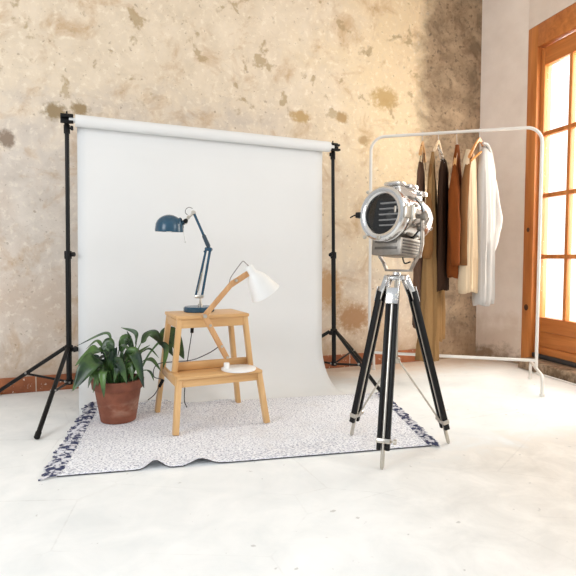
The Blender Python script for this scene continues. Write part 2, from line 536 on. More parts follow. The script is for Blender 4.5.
# ------------------------------------------------------------------ backdrop stands
SL = V((-1.121, 2.75, 0)); SR = V((.283, 3.31, 0))
BX = (SR - SL).normalized(); BN = V((BX.y, -BX.x, 0))     # BN towards viewer
def stand(base, foot_az, ztop, r, zhub, zlow, label, knob_dir, lean):
    t = thing('backdrop_stand', label, 'stand', base, 0, 'backdrop stands')
    c = base
    Z = lambda z: V((c.x + lean * (z - .1), c.y, z))
    m = MB(); m.tube([Z(zlow - .012), Z(.78)], .0135, 16); build(m, 'lower_tube', M_black, t)
    m = MB(); m.tube([Z(.77), Z(ztop - .045)], .0105, 16); build(m, 'upper_tube', M_black, t)
    m = MB(); m.lathe([(0, .0135), (0, .018), (.035, .018), (.04, .0165), (.04, .011)], Z(.752), (0, 0, 1), 20); col = build(m, 'collar', M_blackp, t)
    kd = V(knob_dir).normalized()
    m = MB(); m.cyl(Z(.775) + kd * .016, Z(.775) + kd * .026, .005); m.lathe([(0, 0), (0, .011), (.012, .012), (.014, 0)], Z(.775) + kd * .024, kd, 10); build(m, 'knob', M_blackp, col)
    # head clamp with T bracket
    m = MB()
    m.lathe([(0, .0105), (0, .015), (.04, .015), (.044, .012), (.05, .012), (.05, 0)], Z(ztop - .085), (0, 0, 1), 20)
    m.box(Z(ztop - .022), (.018, .022, .035), rotz(math.atan2(BX.y, BX.x)), .003)
    m.box(Z(ztop), (.060, .028, .022), rotz(math.atan2(BX.y, BX.x)), .004)
    m.box(Z(ztop - .012) + V((-.024, 0, 0)), (.011, .024, .03), rotz(math.atan2(BX.y, BX.x)), .003)
    m.cyl(Z(ztop + .008), Z(ztop + .024), .004, 10)
    m.box(Z(ztop - .006) + BN * .022, (.060, .034, .012), rotz(math.atan2(BX.y, BX.x)), .003); m.box(Z(ztop - .034) + BN * .030, (.060, .030, .012), rotz(math.atan2(BX.y, BX.x)), .003); m.box(Z(ztop - .020) + BN * .014, (.060, .006, .036), rotz(math.atan2(BX.y, BX.x)), .002)
    hd = build(m, 'head_bracket', M_blackp, t)
    m = MB(); m.cyl(Z(ztop - .06) + kd * .012, Z(ztop - .06) + kd * .024, .005, 10); m.box(Z(ztop - .06) + kd * .028, (.012, .014, .022), None, .003); build(m, 'clamp_knob', M_blackp, hd)
    # hubs
    m = MB(); m.lathe([(0, .0135), (0, .021), (.028, .022), (.034, .016), (.034, .0135)], Z(zhub - .017), (0, 0, 1), 20)
    m.cyl(Z(zhub) + kd * .018, Z(zhub) + kd * .034, .006, 10); m.box(Z(zhub - .006) + kd * .036, (.008, .022, .024), rotz(math.atan2(kd.y, kd.x)), .002)
    build(m, 'leg_collar', M_blackp, t)
    m = MB(); m.lathe([(0, 0), (0, .017), (.024, .018), (.026, .0135)], Z(zlow - .013), (0, 0, 1), 20); build(m, 'brace_collar', M_blackp, t)
    for k in range(3):
        a = foot_az + k * 2 * PI / 3
        d = V((math.cos(a), math.sin(a), 0)); s = V((-d.y, d.x, 0))
        top = Z(zhub) + d * .026; ft = V((c.x, c.y, 0)) + d * r
        ft.z = .0095
        m = MB(); m.tube([top, ft], .0105, 14)
        lg = build(m, 'leg', M_black, t)
        dr = (ft - top).normalized()
        m = MB(); m.tube([ft - dr * .03, ft - dr * .002, ft + dr * .004], [.0125, .0125, .006], 14); build(m, 'rubber_foot', M_blackp, lg)
        mid = top + (ft - top) * .52
        m = MB(); m.bar(Z(zlow) + d * .016, mid - V((0, 0, .006)), .012, .006, s, .002)
        br = build(m, 'brace', M_black, t)
        m = MB(); m.cyl(mid - s * .013, mid + s * .013, .007, 10); m.cyl(Z(zlow) + d * .02 - s * .011, Z(zlow) + d * .02 + s * .011, .005, 10); build_each(m, 'rivet', M_steel, br)
    return t
ZL, ZR = 1.462, 1.434
vL = on_floor(36.8, 440.0) - SL
stand(SL, math.atan2(vL.y, vL.x), ZL, vL.length, .297, .124, 'black tripod stand at the left end of the paper roll, nearer the plant', (1, -.25, 0), .0140)
stand(SR, math.radians(-61.5), ZR, .50, .306, .108, 'black tripod stand at the right end of the paper roll, behind the chrome spotlight', (-.6, -.8, 0), -.0100)

# ------------------------------------------------------------------ paper backdrop
bd = thing('paper_backdrop', 'roll of white seamless paper hung between the two black stands and swept onto floor', 'backdrop', SL + (SR - SL) / 2, math.atan2(BX.y, BX.x))
LEN = (SR - SL).length
RR = .030
RN = .030
def bpt(s, n, z):  # s along from left stand, n toward viewer
    return V((SL.x, SL.y, 0)) + BX * s + BN * n + V((0, 0, z))
def zroll(s): return ZL - .022 + (ZR - ZL - .0) * s / LEN
m = MB(); m.tube([bpt(.027, RN, zroll(.027)), bpt(LEN - .024, RN, zroll(LEN - .024))], .012, 16); build(m, 'core_tube', M_paper, bd)
S0, S1 = .056, LEN - .052
m = MB()
ax = (bpt(S1, RN, zroll(S1)) - bpt(S0, RN, zroll(S0)))
m.lathe([(0, .012), (0, RR), (ax.length, RR), (ax.length, .012)], bpt(S0, RN, zroll(S0)), ax, 40)
build(m, 'paper_roll', M_paper, bd)
CURV_N, CURV_Z, FWD = .245, .25, .97
def sheet_n(s): return -RR + .003
PR = .0
def sheet_profile(s):
    """polyline (n,z) from the back of the roll down and out over the floor"""
    pts = []
    zt = zroll(s)
    n0 = RN - RR - .001
    for k in range(7):
        pts.append((n0 + .002 * math.sin(k), zt - k / 6 * .15))
    for k in range(1, 10):
        pts.append((n0, zt - .15 - (zt - .15 - CURV_Z) * k / 9))
    for k in range(1, 15):
        a = k / 14 * PI / 2
        pts.append((n0 + CURV_N * (1 - math.cos(a)), .0012 + (CURV_Z - .0012) * (1 - math.sin(a))))
    for k in range(1, 12):
        pts.append((n0 + CURV_N + (FWD - CURV_N) * k / 11, .0012))
    return pts
m = MB()
P = []
NS = 28
SHL, SHR = .065, LEN - .084
for i in range(NS + 1):
    s = SHL + (SHR - SHL) * i / NS
    row = []
    for k, (n, z) in enumerate(sheet_profile(s)):
        fl = .0035 * math.sin(s * 9 + z * 3) * max(0, min(1, z - .1)) * min(1, max(0, (zroll(s) - z) * 2))
        row.append(bpt(s - .022 * (1 - i / NS) * max(0, 1 - z / zroll(s)), n + fl, z))
    P.append(row)
m.grid(P)
build(m, 'paper_sheet', M_paper, bd, 60, solid=.0012)
def sheet_height(p):
    """height of the paper under floor point p"""
    q = V((p[0] - SL.x, p[1] - SL.y, 0))
    s, n = q.dot(BX), q.dot(BN)
    n0 = RN - RR - .001
    if s < SHL - .02 or s > SHR + .05 or n > FWD: return 0.0
    if n >= n0 + CURV_N: return .0022
    c = max(0., min(1., 1 - (n - n0) / CURV_N))
    return .0022 + (CURV_Z - .0012) * (1 - math.sin(math.acos(c)))

# ------------------------------------------------------------------ rug
def rug_mat():
    g = NT('woven_speckle')
    co = g.coord()
    a = g.noise(g.mapping(co, scale=(1, 1.6, 1)), 120, 2, .6)
    b = g.noise(co, 55, 3, .6)
    c = g.noise(co, 3.0, 4)
    col = g.mix(g.ramp(a, .40, .50), S(166, 168, 184), S(243, 244, 247))
    col = g.mix(g.math('MULTIPLY', g.ramp(b, .54, .62), .35), col, S(202, 202, 208))
    col = g.mix(g.math('MULTIPLY', g.ramp(b, .65, .70), .6), col, S(112, 114, 138))
    col = g.mix(g.math('MULTIPLY', g.ramp(c, .52, .66), .35), col, S(214, 211, 210))
    g.p(Base_Color=col, Roughness=.97, Specular_IOR_Level=.1)
    g.bump(a, .6, .006)
    return g.m
FL_, FR_, BR_ = on_floor(57, 477.5), on_floor(431, 446.5), on_floor(377, 394)
BL_ = on_floor(96, 402)
for _ in range(30): BL_ = BL_.lerp(on_floor(96, 402, sheet_height(BL_) + .004), .5)
rug = thing('rug', 'pale speckled woven rug with navy fringed ends lying on the paper sweep and floor', 'rug', (FL_ + FR_ + BL_ + BR_) / 4, math.atan2((FR_ - FL_).y, (FR_ - FL_).x))
def rug_xy(u, v):
    a = FL_.lerp(FR_, u); b = BL_.lerp(BR_, u)
    return a.lerp(b, v)
def rug_z(u, v):
    p = rug_xy(u, v)
    z = sheet_height(p) + .0012
    e = math.exp(-((1 - v) / .10) ** 2)
    f = math.exp(-(v / .05) ** 2)
    z += f * .030 * max(0, math.exp(-((u - .235) / .022) ** 2) + .75 * math.exp(-((u - .35) / .03) ** 2) - .1 * math.exp(-((u - .29) / .02) ** 2))
    z += e * .018 * math.exp(-((u - .21) / .05) ** 2) + e * .010 * math.exp(-((u - .43) / .04) ** 2)
    z += .0007 * (mnoise.noise(V((u * 9, v * 6, 0))) + 1)
    return z
m = MB(); NU, NV = 96, 44
P = [[V((rug_xy(i / NU, j / NV).x, rug_xy(i / NU, j / NV).y, rug_z(i / NU, j / NV))) for j in range(NV + 1)] for i in range(NU + 1)]
m.grid(P)
M_rug = rug_mat()
build(m, 'woven_field', M_rug, rug, 60, solid=.004, solid_off=1, up=True)
m = MB()
m.tube([V((rug_xy(i / NU, 0).x, rug_xy(i / NU, 0).y, rug_z(i / NU, 0) + .0015)) for i in range(NU + 1)], .0019, 6)
build(m, 'edge_shadow_line', simple('dark_shadow_line', S(52, 50, 52), .9), rug)  # dark line for the shadow gap and backing under the front edge
M_fr = NT('navy_fringe')
n_ = M_fr.noise(M_fr.coord(), 45, 2)
M_fr.p(Base_Color=M_fr.mix(M_fr.ramp(n_, .45, .56), S(60, 64, 92), S(214, 212, 216)), Roughness=.95)
for u, sgn in ((0, -1), (1, 1)):
    m = MB()
    ed = (rug_xy(u, 1) - rug_xy(u, 0)).normalized()
    out = V((ed.y, -ed.x, 0)) * sgn
    if out.x * sgn < 0: out = -out
    K = 92
    for k in range(K):
        v = (k + .5 + random.uniform(-.3, .3)) / K
        p = rug_xy(u, v); z = rug_z(u, v) + .004
        p = V((p.x, p.y, z))
        d = (out + ed * random.uniform(-.75, .45)).normalized()
        Lf = random.uniform(.042, .066) if sgn < 0 else random.uniform(.022, .046)
        zt = sheet_height(p + d * Lf)
        q = spline([p - d * .012, p + d * Lf * .4 + V((0, 0, .004)), V(((p + d * Lf).x + random.uniform(-.006, .006), (p + d * Lf).y, zt + .004))], 3)
        m.tube(q, [.0032, .0034, .0036, .0042, .0046, .0046, .003][:len(q)], 6)
    build(m, 'fringe', M_fr.m, rug)

# ------------------------------------------------------------------ step stool
SO = V((-.369, 2.524, 0)); SA = .4347
st = thing('step_stool', 'pale wooden two-step stool standing on the rug in front of the backdrop', 'stool', SO, SA)
SRm = rotz(SA)
def sp(x, y, z): return SO + SRm @ V((x, y, z))
G = .0090   # stands on the rug
M_bx = wood('bamboo_across', S(202, 154, 98), S(224, 182, 128), 0, .42, 8)
M_by = wood('bamboo_front_to_back', S(198, 150, 94), S(220, 178, 124), 1, .42, 8)
M_bz = wood('bamboo_upright', S(204, 158, 102), S(224, 184, 132), 2, .42, 8)
upy = SRm @ V((0, 1, 0)); upx = SRm @ V((1, 0, 0))
def sbox(m, x0, x1, y0, y1, z0, z1, b=.003):
    return m.box(sp((x0 + x1) / 2, (y0 + y1) / 2, (z0 + z1) / 2), (x1 - x0, y1 - y0, z1 - z0), SRm, b)
m = MB(); sbox(m, -.170, .170, -.082, .170, .484, .500, .004); build(m, 'top_step', M_bx, st)
m = MB(); sbox(m, -.196, .196, -.182, -.034, .236, .250, .004); build(m, 'lower_step', M_bx, st)
for sgn in (-1, 1):
    m = MB(); m.bar(sp(sgn * .209, -.196, G), sp(sgn * .184, -.160, .238), .024, .030, upy); build(m, 'front_leg', M_bz, st)
    m = MB(); m.bar(sp(sgn * .208, .188, G), sp(sgn * .152, .150, .486), .022, .032, upy); build(m, 'rear_leg', M_bz, st)
    m = MB(); m.bar(sp(sgn * .180, -.066, .250), sp(sgn * .154, -.062, .486), .022, .028, upy); build(m, 'upper_post', M_bz, st)
    m = MB(); m.bar(sp(sgn * .157, -.055, .463), sp(sgn * .157, .145, .463), .038, .016, upx, .002); build(m, 'top_side_apron', M_by, st)
    m = MB(); m.bar(sp(sgn * .186, -.155, .217), sp(sgn * .181, .172, .219), .036, .016, upx, .002); build(m, 'lower_side_apron', M_by, st)
m = MB(); sbox(m, -.152, .152, -.074, -.056, .444, .484); build(m, 'top_front_apron', M_bx, st)
m = MB(); sbox(m, -.146, .146, .138, .156, .444, .484); build(m, 'top_back_apron', M_bx, st)
m = MB(); sbox(m, -.178, .178, -.172, -.154, .202, .236); build(m, 'lower_front_apron', M_bx, st)
m = MB(); sbox(m, -.170, .170, -.050, -.034, .2505, .288); build(m, 'step_rail', M_bx, st)

# ------------------------------------------------------------------ blue desk lamp on the top step
M_blue = simple('petrol_blue_enamel', S(38, 75, 98), .22, 0, .06, 10)
M_bulb = simple('frosted_bulb', S(238, 236, 228), .3, 0, .02)
B0 = sp(-.022, .092, .5)
bl = thing('desk_lamp', 'petrol blue sprung-arm desk lamp with a domed shade on the stool top step', 'lamp', B0, 0)
YB = B0.y
q = lambda px, py, dy=0.0: at(px, py, YB + dy)
m = MB(); m.lathe([(0, 0), (0, .070), (.003, .073), (.020, .073), (.025, .068), (.026, 0)], B0, (0, 0, 1), 40); build(m, 'base', M_blue, bl)
T0 = q(200.3, 304); T0 = V((T0.x, T0.y, B0.z + .026))
piv = q(199.0, 296.5); piv = V((T0.x - .004, T0.y, piv.z))
m = MB(); m.cyl(T0 - V((0, 0, .004)), V((T0.x, T0.y, piv.z)), .006); m.cyl(T0 - V((0, 0, .002)), T0 + V((0, 0, .012)), .011)
m.box(V((T0.x - .004, T0.y, piv.z)), (.042, .022, .016), None, .004); build(m, 'pivot_bracket', M_chrome2, bl)
e0 = q(206.0, 250); e1 = q(210.0, 250.5)
a0 = q(195.6, 296); a1 = q(202.0, 296)
el = q(209, 249)
m = MB(); m.tube([a0, e0], .0055, 12); build(m, 'lower_arm', M_blue, bl)
m = MB(); m.tube([a1, e1], .0062, 12); build(m, 'lower_arm', M_blue, bl)
# springs
def coil(a, b, r, turns, wr):
    a, b = V(a), V(b); z = (b - a).normalized(); x = z.cross(V((0, 1, 0))).normalized(); y = z.cross(x)
    N = turns * 10
    return [a + (b - a) * i / N + (x * math.cos(2 * PI * turns * i / N) + y * math.sin(2 * PI * turns * i / N)) * r for i in range(N + 1)]
m = MB()
for s in (-.012, .012):
    p, r_ = q(197.5, 293, s), q(203.6, 268, s)
    m.tube(coil(p.lerp(r_, .1), p.lerp(r_, .8), .0042, 22, .001), .0011, 5)
    m.tube([p, p.lerp(r_, .12)], .0012, 6); m.tube([p.lerp(r_, .78), r_ + (e0 - r_) * .2], .0012, 6)
build(m, 'tension_spring', M_chrome2, bl)
m = MB(); m.box(q(208.3, 249.5), (.034, .024, .014), Matrix.Rotation(.35, 3, 'Y'), .004)
m.cyl(el + V((.006, -.016, -.002)), el + V((.006, .016, -.002)), .010, 16); m.cyl(q(204.8, 251.5, -.014), q(204.8, 251.5, .014), .006); build(m, 'elbow_joint', M_blue, bl)
u0, u1 = q(209.2, 248), q(193.6, 212.5)
m = MB(); m.tube([u0, u1], .0062, 14); build(m, 'upper_arm', M_blue, bl)
m = MB(); m.tube([u0.lerp(u1, .03), u0.lerp(u1, .08), u0.lerp(u1, .34), u0.lerp(u1, .37)], [.009, .0105, .0095, .007], 14); build(m, 'arm_sleeve', simple('dark_blue_sleeve', S(40, 58, 72), .5), bl)
# head joint, wire loop, shade
m = MB()
m.cyl(u1 + V((0, -.014, 0)), u1 + V((0, .014, 0)), .009)
m.tube([u1, q(188, 218.5), q(184.6, 221.5)], [.006, .005, .006], 12)
m.cyl(q(188.5, 217.2, -.012), q(188.5, 217.2, .012), .0085); m.cyl(q(186, 222.5, -.014), q(186, 222.5, .014), .008)
hj = build(m, 'head_joint', M_chrome2, bl)
m = MB(); m.cyl(q(185.6, 221.0, -.017), q(185.6, 221.0, .017), .011, 16); m.bar(q(187.2, 219), q(182.6, 224), .012, .02, (0, 1, 0), .003); build(m, 'joint_cap', M_blackp, hj)
m = MB(); m.tube(spline([q(192.5, 208.5), q(189, 207.3), q(186, 209.2), q(185.3, 212.5), q(187.5, 215)], 5), .0013, 8); build(m, 'wire_loop', M_blackp, bl)
# shade: lathe about vertical, slightly tipped
sc_ = q(169.3, 231.2); R_ = .0655
axd = V((.03, -.02, 1)).normalized()
prof = [(0.0, R_), (-.002, R_ + .0012), (.004, R_ + .0015), (.016, R_), (.034, R_ * .965), (.048, R_ * .87), (.061, R_ * .70), (.070, R_ * .49), (.076, R_ * .25), (.078, 0)]
m = MB(); m.lathe(prof, sc_, axd, 44); shd = build(m, 'lamp_shade', M_blue, bl, 60, solid=.0012)
m = MB(); m.lathe([(0, .026), (.004, .029), (.010, .028), (.018, .018)], q(182.2, 223.2) , (V(q(176, 224.5)) - V(q(182.2, 223.2))), 20)
m.cyl(q(184.8, 222), q(180, 223.8), .011, 16); build(m, 'shade_socket', M_blue, shd)
m = MB(); m.lathe([(-.004, 0), (-.003, .012), (.006, .026), (.02, .030), (.036, .02), (.045, .012), (.045, 0)], sc_, (0, 0, 1), 24); build(m, 'light_bulb', M_bulb, bl)
m = MB(); m.tube([q(183.0, 229.5), q(183.8, 233), q(185.0, 241)], .0011, 6); m.ball(q(185.2, 242), .003); build(m, 'switch_pull', M_steel, bl)
# cord with switch behind the stool
pc = sp(-.045, .165, .44)
yk = pc.y
m = MB(); m.tube(spline([B0 + V((.03, .066, .008)), B0 + V((.02, .10, .006)), V((pc.x + .0, yk + .02, .47)), at(192.3, 327, yk + .02), at(190.5, 341, yk + .02), at(188, 357, yk + .02), at(186, 375, yk + .01), V((at(184.2, 389, yk).x, yk, .06)), V((at(186, 397, yk).x, yk + .02, .012))], 6), .0022, 8)
cd = build(m, 'power_cord', M_blackp, bl)
m = MB(); m.bar(at(192.5, 321.5, yk + .02), at(192.0, 333, yk + .02), .016, .012, (0, 1, 0), .003); build(m, 'cord_switch', M_blackp, cd)

# ------------------------------------------------------------------ white wooden-arm lamp on the lower step
W0 = sp(.098, -.132, .2503)
wl = thing('desk_lamp', 'white bell-shaded desk lamp with jointed wooden arm on the stool lower step', 'lamp', W0, 0)
YW = W0.y
upy = SRm @ V((0, 1, 0))
def w(px, py, dy=0.0):
    """point on the lamp's own plane, parallel to the front of the stool"""
    o_ = V((0, 0, CAMH)); d = at(px, py, 1.0) - o_
    return o_ + d * ((W0 - o_).dot(upy) / d.dot(upy)) + upy * dy
M_ash = wood('beech_arm', S(190, 140, 92), S(218, 172, 122), 2, .5, 7)
M_wl = simple('white_lacquer', S(238, 238, 236), .3, 0, .015)
m = MB(); m.lathe([(0, 0), (0, .077), (.002, .079), (.007, .079), (.010, .075), (.011, 0)], W0, (0, 0, 1), 48); build(m, 'base', M_wl, wl)
ps = w(226.6, 363); ps.z = W0.z + .010
m = MB(); m.cyl(ps - V((0, 0, .002)), ps + V((0, 0, .026)), .013, 20); build(m, 'post', M_wl, wl)
l0, l1 = w(226.8, 358), w(204.2, 315.8)
for sgn in (-1, 1):
    m = MB(); m.bar(l0 + upy * (sgn * .010), l1 + (l1 - l0).normalized() * .008 + upy * (sgn * .010), .022, .008, upy, .003); build(m, 'lower_arm', M_ash, wl)
u0, u1, u2 = w(203.8, 316.6), w(235.5, 278.2), w(247.6, 273.6)
m = MB(); m.bar(u0 - (u1 - u0).normalized() * .008, w(233.6, 281.6), .023, .012, upy, .003); build(m, 'upper_arm', M_ash, wl)
m = MB(); m.bar(w(230.4, 285), w(248.0, 273.4), .026, .0125, upy, .003); build(m, 'head_arm', M_ash, wl)
m = MB()
for (px, py) in ((204.2, 315.9), (209.5, 325.2), (221, 346), (226.5, 357), (235.3, 280.3)):
    c = w(px, py); m.cyl(c - upy * .018, c + upy * .018, .0065 if py != 315.9 else .009, 14)
build_each(m, 'pivot_bolt', M_chrome2, wl)
# shade
n0 = w(248.6, 266.6); n1 = w(265.0, 292.4)
axs = (n1 - n0); LS = axs.length; axs = axs.normalized()
prof = [(-.002, 0), (-.002, .014), (.002, .0175), (.026, .0185), (.034, .021), (.044, .029), (.056, .0385), (.072, .047), (.092, .054), (.115, .0605), (LS - .01, .067), (LS + .004, .0715), (LS + .006, .072)]
m = MB(); m.lathe(prof, n0, axs, 44); ws = build(m, 'lamp_shade', M_wl, wl, 50, solid=.0015)
m = MB(); m.lathe([(.03, 0), (.03, .014), (.06, .014), (.07, .022), (.09, .03), (.11, .028), (.122, .016), (.126, 0)], n0, axs, 24); build(m, 'light_bulb', M_bulb, ws)
m = MB(); m.tube(spline([w(230, 284.5, .012), w(231.3, 278, .01), w(236, 270.5, .006), w(241.5, 262.5, .0), w(243.4, 261.2), w(245.5, 263), w(249, 266.4)], 6), .0022, 8); build(m, 'head_cable', simple('grey_cable', S(140, 138, 134), .5), wl)
# fabric cord: leaves the lower arm, runs behind the stool and down to the floor
def wy(px, py, ly):
    """photo ray meets the vertical plane ly behind the stool's middle"""
    o_ = V((0, 0, CAMH)); d = at(px, py, 1.0) - o_
    return o_ + d * ((sp(0, ly, 0) - o_).dot(upy) / d.dot(upy))
fl_ = on_floor(147, 403); fl_.z = .012
m = MB(); m.tube(spline([l0.lerp(l1, .30) + upy * .014, w(219, 348.8, .03), wy(210, 352.5, .0), wy(197, 358.5, .07), wy(187, 360.8, .09), wy(177, 361.5, .10), sp(-.222, .105, .258), sp(-.236, .12, .20), wy(162.5, 380, .14), wy(159, 387, .15), wy(154, 395, .17), fl_], 6), .0022, 8)
cd = build(m, 'power_cord', simple('dark_fabric_cord', S(58, 58, 66), .8), wl)
m = MB(); m.bar(wy(163.2, 379.5, .14), wy(159.2, 387, .15), .015, .011, (0, 1, 0), .003); build(m, 'cord_switch', M_blackp, cd)

# ------------------------------------------------------------------ potted plant
PO = V((-.786, 2.480, .0092))
pl = thing('potted_plant', 'leafy green plant in a terracotta pot on the rug beside the stool', 'plant', PO, 0)
def terra():
    g = NT('terracotta')
    co = g.coord(); n = g.noise(co, 14, 5, .6); n2 = g.noise(g.mapping(co, scale=(1, 1, 1.6)), 7, 4)
    z = g.n('ShaderNodeSeparateXYZ', {0: co}).outputs[2]
    col = g.mix(g.ramp(n, .3, .7), S(108, 58, 40), S(142, 82, 58))
    band = g.math('MULTIPLY', g.ramp(z, .03, .06), g.ramp(z, .12, .08))
    col = g.mix(g.math('MULTIPLY', g.math('MULTIPLY', g.ramp(n2, .45, .62), band), .7), col, S(184, 150, 128))
    col = g.mix(g.math('MULTIPLY', g.ramp(n2, .58, .66), .3), col, S(90, 48, 32))
    g.p(Base_Color=col, Roughness=.6)
    g.bump(n, .15, .004)
    return g.m
m = MB()
m.lathe([(0, 0), (0, .076), (.003, .079), (.15, .1035), (.152, .112), (.155, .1145), (.190, .1185), (.194, .116), (.194, .106), (.165, .103), (.02, .07), (.015, 0)], PO, (0, 0, 1), 48)
build(m, 'pot', terra(), pl, 35)
m = MB(); m.lathe([(.171, .1035), (.174, .06), (.177, 0)], PO, (0, 0, 1), 30); 
for v in m.bm.verts: v.co.z += random.uniform(-.003, .003)
build(m, 'soil', simple('soil', S(44, 34, 28), .95, 0, .3, 60, .6, 120), pl)
def green(name, a, b):
    g = NT(name)
    co = g.coord(); n = g.noise(co, 9, 4)
    g.p(Base_Color=g.mix(g.ramp(n, .42, .70), a, b), Roughness=.3, Specular_IOR_Level=.5)
    g.b.inputs['Subsurface Weight'].default_value = 0.0
    return g.m
M_leaf = green('glossy_leaf', S(18, 42, 26), S(84, 118, 52))
M_stem = simple('petiole', S(66, 104, 52), .5)
ROOT = PO + V((0, 0, .172))
leafmb = MB(); stemmb = MB()
def leaf_blade(base, mid, tip, width, roll=0.0, facing=None):
    sp_ = spline([base, mid, tip], 9)
    n = len(sp_)
    rows = []
    prev = None
    for i, p in enumerate(sp_):
        t = i / (n - 1)
        tg = (sp_[min(i + 1, n - 1)] - sp_[max(i - 1, 0)]).normalized()
        nf = V(facing) if facing else V((0, -.55, .85))
        side = tg.cross(nf)
        if side.length < .05: side = tg.cross(V((0, -1, 0)))
        side.normalize()
        if prev is not None and side.dot(prev) < 0: side = -side
        prev = side
        nn = side.cross(tg).normalized()
        if nn.dot(nf) < 0: nn = -nn
        side = (side * math.cos(roll) + nn * math.sin(roll)).normalized()
        nn2 = side.cross(tg).normalized()
        if nn2.dot(nf) < 0: nn2 = -nn2
        wd = width * .5 * (math.sin(PI * min(1, t ** .75 * .97 + .03)) ** .8) if t < 1 else 0
        wd = max(wd, .0008)
        wav = .12 * math.sin(t * 14 + width * 90)
        rows.append([p - side * wd + nn2 * wd * (  .26 + wav), p - side * wd * .5 + nn2 * wd * .08, p, p + side * wd * .5 + nn2 * wd * .08, p + side * wd + nn2 * wd * (.26 - wav)])
    leafmb.grid(rows)
def frond(bp, mp, tp, width, dyb=0, dym=0, dyt=0, roll=0.0, facing=None, root=None):
    """blade from pixel-read points, with its own depth; petiole from the soil"""
    Y0 = PO.y
    b, mm, t = at(*bp, Y0 + dyb), at(*mp, Y0 + dym), at(*tp, Y0 + dyt)
    leaf_blade(b, mm, t, width, roll, facing)
    r = ROOT + V((max(-.07, min(.07, (b.x - PO.x) * .45)), max(-.06, min(.06, (b.y - PO.y) * .5)), 0))
    k = r.lerp(b, .55) + V((0, 0, .02))
    stemmb.tube(spline([r, k, b, b.lerp(mm, .12)], 5), [.003] * 5 + [.0026] * 5 + [.0018] * 6, 6)
FV = (0, -1, .25)
# left side
frond((99, 360), (90, 364), (72.5, 391), .085, -.06, -.12, -.17, .1, (.1, -.8, .55))
frond((104, 352), (93, 351), (75, 366), .055, -.02, -.06, -.08, .2, (-.2, -.5, .8))
frond((112, 344), (106, 333), (76.5, 346), .014, .02, .03, .02, .5)
frond((100, 358), (88, 361), (76, 380), .045, .04, .06, .08, -.2, (0, -.8, .5))
frond((108, 356), (101, 350), (84, 357), .035, .03, .05, .07)
frond((107, 370), (103, 374), (104, 398), .036, -.09, -.125, -.15, 0, FV)
frond((112, 352), (108, 343), (101, 354), .05, -.02, .0, -.01, .3)
frond((98, 372), (92, 376), (88, 388), .02, -.03, -.06, -.08)
frond((101, 366), (96, 372), (98, 386), .035, -.06, -.1, -.11, 0, FV)
# middle
frond((113, 366), (119, 362), (127, 384), 0.0387, -.08, -.12, -.14, .1, (.2, -.9, .4))
frond((113, 372), (113, 358), (117, 347), 0.0430, -.03, -.05, -.06, 0, FV)
frond((120, 370), (126, 356), (133, 342), 0.0301, .02, .03, .05, .2, FV)
frond((121, 352), (126, 338), (135, 352), 0.0430, .03, .04, .06, -.1, (.1, -.7, .6))
frond((136, 345), (136, 333), (121, 327.5), 0.0224, .03, .05, .06, .35, (-.3, -.6, .7))
frond((128, 358), (135, 354), (144, 388), 0.0516, -.05, -.10, -.13, -.1, (.35, -.85, .35))
frond((124, 362), (132, 350), (141, 358), 0.0430, .0, -.02, -.03, .2, (.1, -.7, .7))
frond((120, 375), (122, 362), (121, 350), 0.0327, .05, .07, .09, 0, FV)
frond((109, 374), (108, 362), (104, 352), 0.0344, .04, .06, .07, 0, FV)
frond((130, 374), (136, 362), (138, 349), 0.0301, .05, .08, .1, 0, FV)
frond((116, 376), (117, 368), (114, 383), 0.0258, -.1, -.125, -.135, 0, FV)
frond((126, 374), (130, 366), (133, 381), 0.0301, -.06, -.10, -.12, 0, FV)
frond((103, 374), (100, 364), (92, 362), 0.0258, .05, .08, .1)
# right side, arching past the stool leg
frond((141, 343), (152, 334), (163, 346), .06, .02, .01, .0, .2, (.1, -.6, .8))
frond((160, 342), (166, 349), (163, 369), .03, .03, .02, .0, 0, (.5, -.8, .3))
frond((160, 340), (172, 336), (184, 359), .085, .19, .23, .25, -.2, (.3, -.8, .5))
frond((158, 343), (166, 344), (173, 356), .045, .20, .22, .24, 0, (.2, -.8, .5))
frond((143, 361), (152, 360), (161, 371), .022, -.02, -.04, -.05)
frond((147, 370), (151, 373), (154, 381), .012, -.04, -.05, -.05)
frond((142, 352), (150, 349), (159, 358), .012, .03, .03, .03)
frond((135, 360), (140, 352), (150, 345), .02, .05, .07, .09)
frond((103, 348), (97, 341), (86, 349), .018, .05, .07, .08)
frond((124, 345), (130, 340), (127, 331), .02, .02, .0, -.02, .3)
frond((109, 358), (113, 350), (107, 343), .03, -.03, -.06, -.07, .1, FV)
frond((131, 366), (139, 366), (142, 380), .022, -.06, -.1, -.12, 0, FV)
frond((104, 378), (97, 377), (93, 393), .02, -.07, -.10, -.12, 0, FV)
frond((118, 356), (122, 346), (130, 350), .03, -.02, -.05, -.08, .2)
for _ in range(16):
    a = random.uniform(0, 2 * PI); r_ = random.uniform(.01, .06)
    b = ROOT + V((r_ * math.cos(a), r_ * math.sin(a), random.uniform(.03, .07)))
    d = V((math.cos(a), math.sin(a), 0))
    leaf_blade(b, b + d * .035 + V((0, 0, random.uniform(.02, .06))), b + d * random.uniform(.06, .085) + V((0, 0, random.uniform(-.02, .05))), random.uniform(.028, .045), random.uniform(-.3, .3))
    stemmb.tube([ROOT + V((r_ * .5 * math.cos(a), r_ * .5 * math.sin(a), 0)), b], .0028, 6)
build(leafmb, 'foliage', M_leaf, pl, 70, solid=.0007)
build(stemmb, 'stem', M_stem, pl)

